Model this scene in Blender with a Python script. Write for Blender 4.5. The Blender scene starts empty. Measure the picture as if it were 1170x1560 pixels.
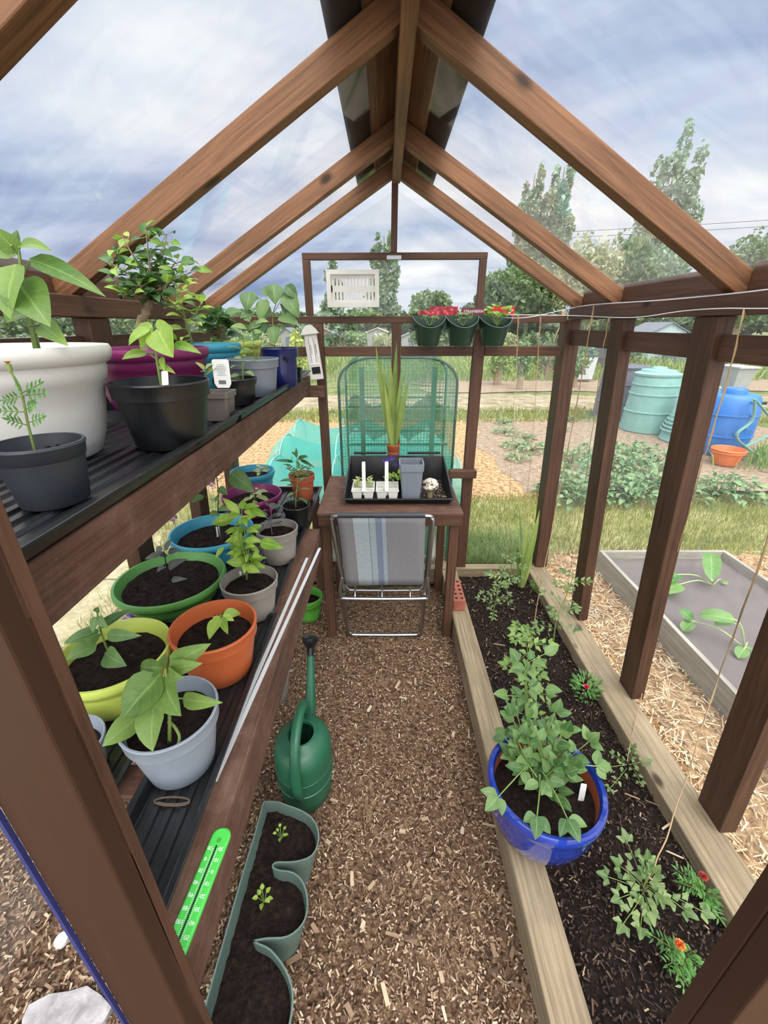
import bpy, math, random
import numpy as np
from mathutils import Vector, Matrix, noise
R = random.Random(7)
S = bpy.context.scene
COL = S.collection
PI = math.pi
V = Vector
# ------------------------------------------------------------ camera
F_, P_, YW, RL, H = 640.0, .4198, -.0043, .0027, 1.55
def T(X, Y, Fw):
    c, s = math.cos(RL), math.sin(RL); X, Y = c*X+s*Y, -s*X+c*Y
    x = X; y = math.cos(P_)*Fw+Y*math.sin(P_); z = -math.sin(P_)*Fw+Y*math.cos(P_)
    c, s = math.cos(YW), math.sin(YW); x, y = c*x+s*y, -s*x+c*y
    return V((x, y, z))
def ray(u, v): return T((u-585)/F_, (780-v)/F_, 1)
def PZ(u, v, h):
    r = ray(u, v); return V((0, 0, H))+r*((h-H)/r.z)
def PY(u, v, Y):
    r = ray(u, v); return V((0, 0, H))+r*(Y/r.y)
def PX(u, v, X):
    r = ray(u, v); return V((0, 0, H))+r*(X/r.x)
cd = bpy.data.cameras.new('camera'); cam = bpy.data.objects.new('camera', cd); COL.objects.link(cam)
r_, u_, f_ = T(1, 0, 0), T(0, 1, 0), T(0, 0, 1)
M_ = Matrix(((r_.x, u_.x, -f_.x, 0), (r_.y, u_.y, -f_.y, 0), (r_.z, u_.z, -f_.z, H), (0, 0, 0, 1)))
cam.matrix_world = M_
cd.sensor_fit = 'HORIZONTAL'; cd.sensor_width = 36; cd.lens = 36*F_/1170; cd.clip_start = .02; cd.clip_end = 500
S.camera = cam
CAMP = V((0, 0, H))
# ------------------------------------------------------------ materials
def srgb(r, g, b):
    f = lambda c: (c/255/12.92) if c/255 <= .04045 else ((c/255+.055)/1.055)**2.4
    return (f(r), f(g), f(b), 1)
class NT:
    def __init__(s, name):
        s.m = bpy.data.materials.new(name); s.m.use_nodes = True; s.t = s.m.node_tree; s.t.nodes.clear()
        s.out = s.n('ShaderNodeOutputMaterial')
    def n(s, ty, **k):
        nd = s.t.nodes.new(ty)
        for a, b in k.items(): setattr(nd, a, b)
        return nd
    def l(s, a, b): s.t.links.new(a, b)
    def coords(s, kind='Object', scale=(1, 1, 1)):
        tc = s.n('ShaderNodeTexCoord'); mp = s.n('ShaderNodeMapping'); mp.inputs['Scale'].default_value = scale
        s.l(tc.outputs[kind], mp.inputs[0]); return mp.outputs[0]
    def noise(s, vec, scale, detail=4, rough=.55, dist=0):
        nd = s.n('ShaderNodeTexNoise'); nd.inputs['Scale'].default_value = scale; nd.inputs['Detail'].default_value = detail
        nd.inputs['Roughness'].default_value = rough; nd.inputs['Distortion'].default_value = dist
        if vec is not None: s.l(vec, nd.inputs['Vector'])
        return nd.outputs['Fac']
    def ramp(s, fac, stops, interp='LINEAR'):
        nd = s.n('ShaderNodeValToRGB'); cr = nd.color_ramp; cr.interpolation = interp
        while len(cr.elements) < len(stops): cr.elements.new(.5)
        for e, (p, c) in zip(cr.elements, stops): e.position = p; e.color = c if len(c) == 4 else (*c, 1)
        s.l(fac, nd.inputs[0]); return nd.outputs[0]
    def mix(s, f, a, b, mode='MIX'):
        nd = s.n('ShaderNodeMix', data_type='RGBA', blend_type=mode)
        for sock, v in ((nd.inputs[0], f), (nd.inputs[6], a), (nd.inputs[7], b)):
            if isinstance(v, (int, float)): sock.default_value = v
            elif isinstance(v, tuple): sock.default_value = v
            else: s.l(v, sock)
        return nd.outputs[2]
    def math(s, op, a, b=None):
        nd = s.n('ShaderNodeMath', operation=op)
        for i, v in enumerate((a, b)):
            if v is None: continue
            if isinstance(v, (int, float)): nd.inputs[i].default_value = v
            else: s.l(v, nd.inputs[i])
        return nd.outputs[0]
    def bsdf(s, color, rough=.6, bump=None, bstr=.3, bdist=.002, trans=0, spec=.5, metal=0, coat=0):
        b = s.n('ShaderNodeBsdfPrincipled')
        for sock, v in ((b.inputs['Base Color'], color), (b.inputs['Roughness'], rough)):
            if isinstance(v, (int, float, tuple)): sock.default_value = v
            else: s.l(v, sock)
        b.inputs['Specular IOR Level'].default_value = spec; b.inputs['Metallic'].default_value = metal
        b.inputs['Coat Weight'].default_value = coat; b.inputs['Coat Roughness'].default_value = .06
        if bump is not None:
            bp = s.n('ShaderNodeBump'); bp.inputs['Strength'].default_value = bstr; bp.inputs['Distance'].default_value = bdist
            s.l(bump, bp.inputs['Height']); s.l(bp.outputs[0], b.inputs['Normal'])
        o = b.outputs[0]
        if trans:
            tr = s.n('ShaderNodeBsdfTranslucent')
            if isinstance(color, tuple): tr.inputs[0].default_value = color
            else: s.l(color, tr.inputs[0])
            mx = s.n('ShaderNodeMixShader'); mx.inputs[0].default_value = trans
            s.l(o, mx.inputs[1]); s.l(tr.outputs[0], mx.inputs[2]); o = mx.outputs[0]
        s.l(o, s.out.inputs[0]); s.b = b; return s.m
def wood(name, dark, light, knots=True, rough=.55, gs=1, bstr=.35, spec=.35, wear=None):
    t = NT(name); oi = t.n('ShaderNodeObjectInfo')
    tc = t.n('ShaderNodeTexCoord'); add = t.n('ShaderNodeVectorMath', operation='ADD')
    cmb = t.n('ShaderNodeCombineXYZ'); mu = t.math('MULTIPLY', oi.outputs['Random'], 37.0)
    t.l(mu, cmb.inputs[0]); t.l(mu, cmb.inputs[1]); t.l(tc.outputs['Object'], add.inputs[0]); t.l(cmb.outputs[0], add.inputs[1])
    mp = t.n('ShaderNodeMapping'); mp.inputs['Scale'].default_value = (1.6*gs, 46*gs, 46*gs); t.l(add.outputs[0], mp.inputs[0])
    g = t.noise(mp.outputs[0], 2.2, 8, .62, .7)
    mp2 = t.n('ShaderNodeMapping'); mp2.inputs['Scale'].default_value = (1, 3, 3); t.l(add.outputs[0], mp2.inputs[0])
    b = t.noise(mp2.outputs[0], 2.5, 3, .5)
    c = t.ramp(g, [(.33, dark), (.5, tuple(.5*(a+b_) for a, b_ in zip(dark, light))), (.68, light)])
    c = t.mix(t.ramp(b, [(.35, (0, 0, 0)), (.7, (1, 1, 1))]), c, tuple(x*.62 for x in light[:3])+(1,), 'MIX') if False else t.mix(.38, c, t.ramp(b, [(.3, dark), (.7, light)]))
    if knots:
        vo = t.n('ShaderNodeTexVoronoi'); vo.inputs['Scale'].default_value = 1.0
        mp3 = t.n('ShaderNodeMapping'); mp3.inputs['Scale'].default_value = (4.2, 8, 8); t.l(add.outputs[0], mp3.inputs[0]); t.l(mp3.outputs[0], vo.inputs[0])
        k = t.ramp(vo.outputs['Distance'], [(.0, (1, 1, 1)), (.07, (.9, .9, .9)), (.15, (0, 0, 0))])
        c = t.mix(k, c, tuple(x*.35 for x in dark[:3])+(1,))
    if wear:
        w1 = t.noise(add.outputs[0], 11, 8, .72); w2 = t.noise(add.outputs[0], 160, 3, .6)
        c = t.mix(t.math('MULTIPLY', t.ramp(w1, [(.48, (0, 0, 0)), (.68, (1, 1, 1))]), .5), c, wear); c = t.mix(t.ramp(w2, [(.68, (0, 0, 0)), (.76, (.6, .6, .6))]), c, tuple(min(1, x*1.8) for x in wear[:3])+(1,))
    return t.bsdf(c, rough, g, bstr, .0015, spec=spec)
def plastic(name, col, rough=.35, var=.12, dirt=None, coat=0, bs=.05):
    t = NT(name); vec = t.coords('Object'); n1 = t.noise(vec, 9, 5, .6)
    d = tuple(x*(1-var*2) for x in col[:3])+(1,); li = tuple(min(1, x*(1+var)) for x in col[:3])+(1,)
    c = t.ramp(n1, [(.3, d), (.7, li)])
    if dirt:
        n2 = t.noise(vec, 26, 6, .7); c = t.mix(t.ramp(n2, [(.62, (0, 0, 0)), (.8, (.6, .6, .6))]), c, dirt)
    return t.bsdf(c, rough, n1, bs, .002, coat=coat)
def leafm(name, c1, c2, trans=.35, rough=.42, sc=22):
    t = NT(name); vec = t.coords('Object'); n = t.noise(vec, sc, 3); oi = t.n('ShaderNodeNewGeometry')
    rnd = oi.outputs['Random Per Island']; f = t.math('ADD', t.math('MULTIPLY', n, .6), t.math('MULTIPLY', rnd, .4))
    c = t.ramp(f, [(.3, c1), (.7, c2)])
    uv = t.n('ShaderNodeTexCoord'); sp = t.n('ShaderNodeSeparateXYZ'); t.l(uv.outputs['UV'], sp.inputs[0]); ax = t.math('ABSOLUTE', sp.outputs[0])
    rib = t.math('LESS_THAN', ax, .07); st = t.math('LESS_THAN', t.math('FRACT', t.math('MULTIPLY', t.math('SUBTRACT', sp.outputs[1], t.math('MULTIPLY', ax, .22)), 7.0)), .14)
    v = t.math('MAXIMUM', t.math('MULTIPLY', t.math('MULTIPLY', rib, t.math('GREATER_THAN', sp.outputs[1], .001)), .3), t.math('MULTIPLY', t.math('MULTIPLY', st, t.math('LESS_THAN', ax, 1.01)), .08))
    c = t.mix(v, c, tuple(min(1, x*1.7+.03) for x in c2[:3])+(1,))
    h = t.math('SUBTRACT', t.math('MULTIPLY', n, .5), v)
    return t.bsdf(c, rough, h, .25, .002, trans=trans)
def islands(name, stops, rough=.8, vscale=60):
    t = NT(name); g = t.n('ShaderNodeNewGeometry'); n = t.noise(t.coords('Object'), vscale, 3)
    c = t.ramp(g.outputs['Random Per Island'], stops); c = t.mix(t.math('MULTIPLY', n, .5), c, (.05, .03, .02, 1), 'MIX')
    return t.bsdf(c, rough)
m_post = wood('stained_dark_timber', srgb(46, 31, 23), srgb(100, 69, 50), False)
m_post_front = wood('stained_brown_timber', srgb(54, 33, 22), srgb(64, 40, 27), False, gs=.5, bstr=.05)
m_rafter = wood('stained_orange_timber', srgb(74, 48, 31), srgb(154, 109, 75), True)
m_rail = wood('stained_rail_timber', srgb(56, 37, 28), srgb(106, 74, 56), True)
m_bench = wood('weathered_bench_timber', srgb(58, 40, 31), srgb(118, 84, 68), False, rough=.75, wear=srgb(134, 108, 92))
m_sleeper = wood('bare_sleeper_timber', srgb(100, 86, 66), srgb(178, 160, 130), True, rough=.8, gs=.9, wear=srgb(128, 114, 94))
m_greywood = wood('grey_weathered_board', srgb(120, 116, 108), srgb(186, 180, 166), False, rough=.85)
m_black = plastic('black_tray_plastic', srgb(30, 31, 33), .28, .2, dirt=srgb(92, 84, 74))
m_blackpot = plastic('black_pot_plastic', srgb(26, 27, 29), .3, .2)
m_charpot = plastic('charcoal_pot_plastic', srgb(50, 54, 60), .45, .1)
m_white_plastic = plastic('white_pot_plastic', srgb(222, 220, 212), .4, .04, dirt=srgb(170, 160, 140))
m_label = plastic('white_label', srgb(235, 235, 232), .5, .03)
m_metal = NT('grey_steel_tube').bsdf((.42, .43, .45, 1), .3, metal=1)
m_alu = NT('aluminium_strip').bsdf((.78, .79, .8, 1), .35, metal=.3)
def soilmat():
    t = NT('dark_potting_soil'); v = t.coords('Object'); a = t.noise(v, 70, 8, .75); vo = t.n('ShaderNodeTexVoronoi'); vo.inputs['Scale'].default_value = 150; t.l(v, vo.inputs[0])
    c = t.ramp(a, [(.38, srgb(14, 10, 8)), (.6, srgb(44, 32, 26)), (.78, srgb(92, 72, 58))])
    h = t.math('ADD', a, t.math('MULTIPLY', vo.outputs['Distance'], .5))
    return t.bsdf(c, .9, h, 1, .006, spec=.2)
m_soil = soilmat()
def ground(name, stops, sc=40, rough=.95, bstr=.8, bd=.02, big=None):
    t = NT(name); v = t.coords('Object'); a = t.noise(v, sc, 8, .7, .4); c = t.ramp(a, stops)
    if big:
        b = t.noise(v, big[0], 4); c = t.mix(t.ramp(b, [(.42, (0, 0, 0)), (.6, (1, 1, 1))]), c, big[1])
    return t.bsdf(c, rough, a, bstr, bd, spec=.15)
m_chipground = ground('bark_chip_ground', [(.36, srgb(54, 39, 30)), (.5, srgb(116, 90, 70)), (.66, srgb(172, 142, 112))], 70)
m_strawground = ground('straw_ground', [(.36, srgb(104, 76, 52)), (.5, srgb(172, 138, 98)), (.66, srgb(214, 186, 144))], 22)
m_grassground = ground('short_grass_ground', [(.3, srgb(84, 92, 46)), (.5, srgb(132, 136, 76)), (.7, srgb(174, 166, 110))], 30, big=(1.6, srgb(176, 168, 122)))
m_fargrass = ground('far_grass_ground', [(.3, srgb(66, 80, 42)), (.5, srgb(104, 114, 66)), (.7, srgb(140, 138, 92))], 3, big=(.35, srgb(124, 118, 88)))
m_dirt = ground('dry_dirt_ground', [(.3, srgb(108, 92, 76)), (.5, srgb(146, 128, 108)), (.7, srgb(178, 160, 136))], 16)
m_path = ground('pale_track_ground', [(.35, srgb(112, 102, 76)), (.5, srgb(146, 134, 108)), (.65, srgb(170, 160, 138))], 3)
m_slab = ground('beige_paving', [(.3, srgb(134, 124, 94)), (.5, srgb(168, 158, 126)), (.7, srgb(190, 180, 150))], 14, bstr=.3, bd=.004)
m_chips = islands('bark_chips', [(0, srgb(70, 52, 42)), (.35, srgb(128, 100, 78)), (.75, srgb(174, 144, 114)), (.93, srgb(208, 184, 152)), (1, srgb(228, 210, 182))])
m_straw = islands('straw_shreds', [(0, srgb(150, 116, 84)), (.3, srgb(198, 166, 124)), (.7, srgb(232, 210, 170)), (1, srgb(244, 232, 204))])
m_crumb = islands('soil_crumbs', [(0, srgb(22, 16, 14)), (.7, srgb(58, 42, 34)), (.93, srgb(110, 84, 64)), (1, srgb(190, 165, 130))])
m_grass = leafm('grass_blades', srgb(104, 118, 52), srgb(172, 174, 100), .3, sc=3)
m_stem = leafm('green_stem', srgb(96, 122, 60), srgb(140, 160, 84), .1)
m_bark = leafm('brown_woody_stem', srgb(92, 76, 56), srgb(158, 142, 112), 0, .8)
m_twine = plastic('jute_twine', srgb(178, 152, 112), .9, .15)
m_wire = plastic('white_wire', srgb(216, 216, 218), .4, .03)
L_pepper = leafm('pepper_leaf', srgb(84, 122, 50), srgb(138, 168, 86))
L_bright = leafm('bright_leaf', srgb(104, 150, 44), srgb(176, 206, 92), .4)
L_dark = leafm('dark_leaf', srgb(54, 92, 48), srgb(98, 136, 74))
L_pale = leafm('pale_leaf', srgb(150, 166, 86), srgb(206, 212, 150), .4)
L_purple = leafm('purple_leaf', srgb(58, 58, 60), srgb(98, 104, 92), .15)
L_tomato = leafm('tomato_leaf', srgb(88, 118, 66), srgb(144, 166, 104))
L_blue = leafm('bluegreen_leaf', srgb(70, 108, 58), srgb(124, 156, 92))
L_mari = leafm('marigold_leaf', srgb(70, 122, 56), srgb(120, 168, 88))
L_iris = leafm('sword_leaf', srgb(96, 128, 66), srgb(166, 184, 98), .3, sc=8)
L_potato = leafm('potato_leaf', srgb(80, 118, 74), srgb(140, 168, 116), .25)
m_glass = None
def acrylic():
    t = NT('clear_glazing'); tr = t.n('ShaderNodeBsdfTransparent'); tr.inputs[0].default_value = (.985, .99, .985, 1)
    gl = t.n('ShaderNodeBsdfGlossy'); gl.inputs['Roughness'].default_value = .04
    fr = t.n('ShaderNodeLayerWeight'); fr.inputs[0].default_value = .5
    m1 = t.n('ShaderNodeMixShader'); t.l(t.math('ADD', t.math('MULTIPLY', t.math('POWER', fr.outputs['Facing'], 5.0), .45), .018), m1.inputs[0]); t.l(tr.outputs[0], m1.inputs[1]); t.l(gl.outputs[0], m1.inputs[2])
    df = t.n('ShaderNodeBsdfTranslucent'); df.inputs[0].default_value = (.9, .9, .9, 1)
    v = t.coords('Object', (2, 9, 5)); n = t.noise(v, 1.3, 6, .7, 1.2)
    m2 = t.n('ShaderNodeMixShader'); t.l(t.math('MULTIPLY', t.ramp(n, [(.3, (.12, .12, .12)), (.8, (1, 1, 1))]), .05), m2.inputs[0])
    t.l(m1.outputs[0], m2.inputs[1]); t.l(df.outputs[0], m2.inputs[2]); t.l(m2.outputs[0], t.out.inputs[0]); return t.m
m_glass = acrylic()
# ------------------------------------------------------------ mesh builder
class MB:
    def __init__(s): s.v = []; s.f = []; s.mi = []; s.cur = 0; s.uv = {}
    def add(s, vs, fs):
        b = len(s.v); s.v.extend([tuple(p) for p in vs]); s.f.extend([tuple(b+i for i in f) for f in fs]); s.mi.extend([s.cur]*len(fs)); return s
    def box(s, c, d, M=None):
        x, y, z = d[0]/2, d[1]/2, d[2]/2
        vs = [V((a*x, b*y, e*z)) for a in (-1, 1) for b in (-1, 1) for e in (-1, 1)]
        if M is not None: vs = [M @ p for p in vs]
        c = V(c); return s.add([p+c for p in vs], [(0, 1, 3, 2), (4, 6, 7, 5), (0, 4, 5, 1), (2, 3, 7, 6), (0, 2, 6, 4), (1, 5, 7, 3)])
    def box2(s, a, b): return s.box([(p+q)/2 for p, q in zip(a, b)], [abs(q-p) for p, q in zip(a, b)])
    def tube(s, pts, r, seg=8, cap=True, squash=1, up=None):
        pts = [V(p) for p in pts]; n = len(pts); rs = r if isinstance(r, (list, tuple)) else [r]*n
        vs = []; prev = None
        for i, p in enumerate(pts):
            d = (pts[min(i+1, n-1)]-pts[max(i-1, 0)]).normalized()
            if prev is None:
                a = V(up) if up else (V((0, 0, 1)) if abs(d.z) < .9 else V((1, 0, 0)))
                x = d.cross(a).normalized()
            else: x = (prev-d*prev.dot(d)).normalized()
            prev = x; y = d.cross(x)
            for k in range(seg):
                a = 2*PI*k/seg; vs.append(p+x*math.cos(a)*rs[i]+y*math.sin(a)*rs[i]*squash)
        fs = [(i*seg+k, i*seg+(k+1) % seg, (i+1)*seg+(k+1) % seg, (i+1)*seg+k) for i in range(n-1) for k in range(seg)]
        if cap: fs += [tuple(range(seg))[::-1], tuple((n-1)*seg+k for k in range(seg))]
        return s.add(vs, fs)
    def lathe(s, prof, c, seg=40, sx=1, sy=1, close=True):
        c = V(c); vs = []; n = len(prof)
        for r, z in prof:
            for k in range(seg):
                a = 2*PI*k/seg; vs.append(c+V((r*sx*math.cos(a), r*sy*math.sin(a), z)))
        fs = [(i*seg+k, i*seg+(k+1) % seg, (i+1)*seg+(k+1) % seg, (i+1)*seg+k) for i in range(n-1) for k in range(seg)]
        if close: fs += [tuple(range(seg))[::-1]]
        return s.add(vs, fs)
    def leaf(s, B, Tp, w, nrm=None, droop=.12, fold=.18, shape='ovate', ns=7):
        B = V(B); Tp = V(Tp); L = (Tp-B).length
        if L < 1e-5: return s
        d = (Tp-B)/L
        if nrm is None:
            nrm = V((.15+R.uniform(-.5, .5), -.7+R.uniform(-.4, .4), .85))
        nrm = V(nrm); nrm = nrm-d*nrm.dot(d)
        if nrm.length < 1e-4: nrm = d.orthogonal()
        nrm.normalize(); sd = d.cross(nrm); vs = []
        for i in range(ns+1):
            t = i/ns
            if shape == 'ovate': pr = 1.22*(math.sin(PI*min(1, t**.74)))**.75*(1-.22*t) if 0 < t < 1 else 0
            elif shape == 'lance': pr = (math.sin(PI*t**.85)) if 0 < t < 1 else 0
            elif shape == 'round': pr = math.sqrt(max(0, 1-(2*t-1)**2))
            elif shape == 'sword': pr = min(1, .55+t*1.2)*(1-t**3.2)
            elif shape == 'lobed': pr = 1.15*(math.sin(PI*t**.75))*(1+.28*math.cos(t*15+.6)) if 0 < t < 1 else 0
            c = B+d*(L*t)+nrm*(droop*L*4*t*(1-t)*.5)
            if t > .6: c -= nrm*(droop*L*(t-.6)**2*2.2)
            hw = w*.5*pr
            for k in (-1, -.5, 0, .5, 1):
                vs.append(c+sd*hw*k+nrm*(hw*fold*(abs(k)*1.6-.3+.12*math.sin(t*16+k*2))))
        fs = [(i*5+k, i*5+k+1, i*5+k+6, i*5+k+5) for i in range(ns) for k in range(4)]
        b0 = len(s.v)
        for i in range(ns+1):
            for k in range(5): s.uv[b0+i*5+k] = ((k-2)/2, i/ns)
        return s.add(vs, fs)
    def quad(s, a, b, c, d): return s.add([a, b, c, d], [(0, 1, 2, 3)])
    def prism(s, poly, y0, y1, axis='y'):   # poly in xz, extruded along y
        n = len(poly); vs = [(x, y0, z) for x, z in poly]+[(x, y1, z) for x, z in poly]
        return s.add(vs, [tuple(range(n)), tuple(range(2*n-1, n-1, -1))]+[(i, i+n, (i+1) % n+n, (i+1) % n) for i in range(n)])
    def build(s, name, mat, parent=None, smooth=True, origin=None, ang=38, bevel=0):
        me = bpy.data.meshes.new(name); o = bpy.data.objects.new(name, me); COL.objects.link(o)
        if parent is not None:
            off = V((0, 0, 0)); q = parent
            while q is not None: off += q.location; q = q.parent
            o.parent = parent
        else:
            a = np.array(s.v) if s.v else np.zeros((1, 3)); off = V(origin) if origin is not None else V(((a[:, 0].min()+a[:, 0].max())/2, (a[:, 1].min()+a[:, 1].max())/2, a[:, 2].min()))
            o.location = off
        arr = np.array(s.v, dtype=np.float64)-np.array(off)
        me.from_pydata(arr.tolist(), [], s.f)
        for m in (mat if isinstance(mat, (list, tuple)) else [mat]): me.materials.append(m)
        if s.uv:
            ul = me.uv_layers.new(name='leaf'); li = np.zeros(len(me.loops), dtype=np.int32); me.loops.foreach_get('vertex_index', li); tb = np.full((len(s.v), 2), 5.0); ks = np.array(list(s.uv.keys())); tb[ks] = np.array(list(s.uv.values())); ul.data.foreach_set('uv', tb[li].ravel())
        if isinstance(mat, (list, tuple)): me.polygons.foreach_set('material_index', s.mi)
        if smooth:
            me.polygons.foreach_set('use_smooth', [True]*len(me.polygons)); me.update(); me.set_sharp_from_angle(angle=math.radians(ang))
        me.update()
        if bevel:
            b = o.modifiers.new('b', 'BEVEL'); b.width = bevel; b.segments = 2; b.limit_method = 'ANGLE'
        return o
def tag(o, label=None, cat=None, group=None, kind=None):
    if label: o['label'] = label
    if cat: o['category'] = cat
    if group: o['group'] = group
    if kind: o['kind'] = kind
    return o
def empty(name, loc, label, cat, group=None):
    o = bpy.data.objects.new(name, None); COL.objects.link(o); o.location = V(loc); o.empty_display_size = .05
    return tag(o, label, cat, group)
def struct(o): o['kind'] = 'structure'; return o
def beam(name, p0, p1, w, h, mat, up=(0, 0, 1), parent=None, bevel=.003):
    """box member; w = width across, h = size along `up`; local x runs along the grain"""
    p0 = V(p0); p1 = V(p1); d = (p1-p0); L = d.length; d.normalize(); up = V(up); z = (up-d*up.dot(d)).normalized(); y = z.cross(d)
    mb = MB(); mb.box((L/2, 0, 0), (L, w, h)); me = bpy.data.meshes.new(name); me.from_pydata(mb.v, [], mb.f); me.materials.append(mat); me.update()
    o = bpy.data.objects.new(name, me); COL.objects.link(o)
    Mx = Matrix(((d.x, y.x, z.x, p0.x), (d.y, y.y, z.y, p0.y), (d.z, y.z, z.z, p0.z), (0, 0, 0, 1)))
    if parent is not None:
        o.parent = parent; off = V((0, 0, 0)); q = parent
        while q is not None: off += q.location; q = q.parent
        Mx.translation = Mx.translation-off
    o.matrix_local = Mx
    if bevel:
        b = o.modifiers.new('b', 'BEVEL'); b.width = bevel; b.segments = 2
    return o
def text(txt, size, M, mat, parent, name='lettering', ext=.0002):
    c = bpy.data.curves.new(name, 'FONT'); c.body = txt; c.size = size; c.extrude = ext; c.align_x = 'CENTER'; c.align_y = 'CENTER'; c.resolution_u = 2
    o = bpy.data.objects.new(name, c); COL.objects.link(o); o.parent = parent; c.materials.append(mat)
    off = V((0, 0, 0)); q = parent
    while q is not None: off += q.location; q = q.parent
    M = M.copy(); M.translation = M.translation-off
    me = bpy.data.meshes.new_from_object(o); bpy.data.objects.remove(o); me.name = name; me.materials.clear(); me.materials.append(mat)
    o = bpy.data.objects.new(name, me); COL.objects.link(o); o.parent = parent; o.matrix_local = M
    return o
def frame(o, x, y):
    x = V(x).normalized(); y = V(y); y = (y-x*x.dot(y)).normalized(); z = x.cross(y); o = V(o)
    return Matrix(((x.x, y.x, z.x, o.x), (x.y, y.y, z.y, o.y), (x.z, y.z, z.z, o.z), (0, 0, 0, 1)))
#@@PART2
def C0(n, c): return NT(n).bsdf(c, .9, spec=.1)
# ------------------------------------------------------------ greenhouse frame
WT, WB, LT, LB, XR, ZR = .925, 1.02, -.846, -.93, .047, 2.165
YR = [.68, 1.284, 1.947, 2.33]
def post(x0, x1, y, z0, z1, w, d, label, group=None, mat=None, name='timber_post'):
    o = beam(name, (x0, y, z0), (x1, y, z1), w, d, mat or m_post, up=(0, 1, 0)); return tag(o, label, 'post', group)
G_side = 'side wall posts of the greenhouse frame'
post(WB+.03, WT+.022, .83, .12, 1.57, .05, .1, 'nearest dark side post of the right wall, foot on the bed sleeper', G_side)
post(WB+.028, WT+.022, 1.334, .12, 1.57, .05, .1, 'broad dark side post left of the blue barrel', G_side)
post(WB+.02, WT+.022, 1.845, .12, 1.57, .05, .1, 'dark side post with tomato climbing beside its foot, behind the broadest post', G_side)
post(WB-.02, WT+.03, 2.38, .12, 1.57, .075, .1, 'weathered far right corner post beside the sword-leaved plant', G_side)
post(LB-.02, LT-.022, .83, .0, 1.57, .05, .1, 'left wall post nearest the camera behind the white pot', G_side)
post(LB-.02, LT-.022, 1.36, .0, 1.57, .05, .1, 'left wall post rising behind the green round pot', G_side)
post(LB-.02, LT-.022, 1.89, .0, 1.57, .05, .1, 'left wall post rising behind the lower light blue pot', G_side)
post(LB-.02, LT-.03, 2.38, .0, 1.57, .06, .1, 'far left corner post at the end of the lower bench', G_side)
# door frame posts
dp = empty('door_post', (-.33, .27, 0), 'wide brown door post crossing the lower left corner', 'post')
beam('post_face', (-.3305, .266, 0), (-.3305, .266, 2.0), .081, .03, m_post_front, up=(0, 1, 0), parent=dp)
beam('door_stop', (-.302, .2825, 0), (-.302, .2825, 2.0), .024, .022, m_rail, up=(0, 1, 0), parent=dp, bevel=.002)
mb = MB(); mb.box2((-.3755, .247, 0), (-.3712, .252, 2.0)); tag(mb.build('blue_film_edge', plastic('blue_protective_film', srgb(48, 54, 112), .5), dp), 'thin blue film edge')
dp = empty('door_post', (.52, .27, 0), 'brown door post cutting the lower right corner', 'post')
beam('post_face', (.53, .262, 0), (.53, .262, 2.0), .1, .036, m_post_front, up=(0, 1, 0), parent=dp)
beam('door_stop', (.493, .292, 0), (.493, .292, 2.0), .028, .024, m_post_front, up=(0, 1, 0), parent=dp, bevel=.002)
# eave plates and rails
def member(name, p0, p1, w, h, label, cat, mat=None, group=None, up=(0, 0, 1)):
    return tag(beam(name, p0, p1, w, h, mat or m_rail, up=up), label, cat, group)
member('eave_beam', (WT+.03, -.1, 1.5975), (WT+.03, 2.33, 1.5975), .075, .055, 'long brown eave beam along the top of the right wall above the posts', 'beam')
member('eave_beam', (LT-.03, -.1, 1.5975), (LT-.03, 2.33, 1.5975), .075, .055, 'long brown eave beam along the top of the left wall behind the plants', 'beam')
for sx, base, nm in ((1, WT+.065, 'right'), (-1, LT-.065, 'left')):
    for a, b, w in ((.05, .7, 'nearest the camera'), (.73, 1.283, 'second from the camera'), (1.33, 1.946, 'third from the camera'), (1.993, 2.33, 'nearest the back wall')):
        member('eave_board', (base, a, 1.663), (base, b, 1.663), .03, .074, f'short brown board between rafter feet on the {nm} eave, {w}', 'board', group=f'boards between rafter feet on the {nm} side')
for a, b, w in ((.05, .775, 'at the right edge of view'), (.885, 1.283, 'between the two nearest right posts'), (1.385, 1.794, 'in front of the mint shed'), (1.896, 2.33, 'next to the far right corner post')):
    member('wall_rail', (WT+.037, a, 1.487), (WT+.037, b, 1.487), .03, .07, f'brown horizontal rail of the right wall {w}', 'rail', group='right wall mid rails')
for a, b, w in ((.05, .775, 'nearest the camera'), (.885, 1.305, 'behind the white pot'), (1.415, 1.835, 'behind the magenta pot'), (1.945, 2.33, 'behind the blue pots')):
    member('wall_rail', (LT-.04, a, 1.487), (LT-.04, b, 1.487), .03, .07, f'brown horizontal rail of the left wall {w}', 'rail', group='left wall mid rails')
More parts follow.
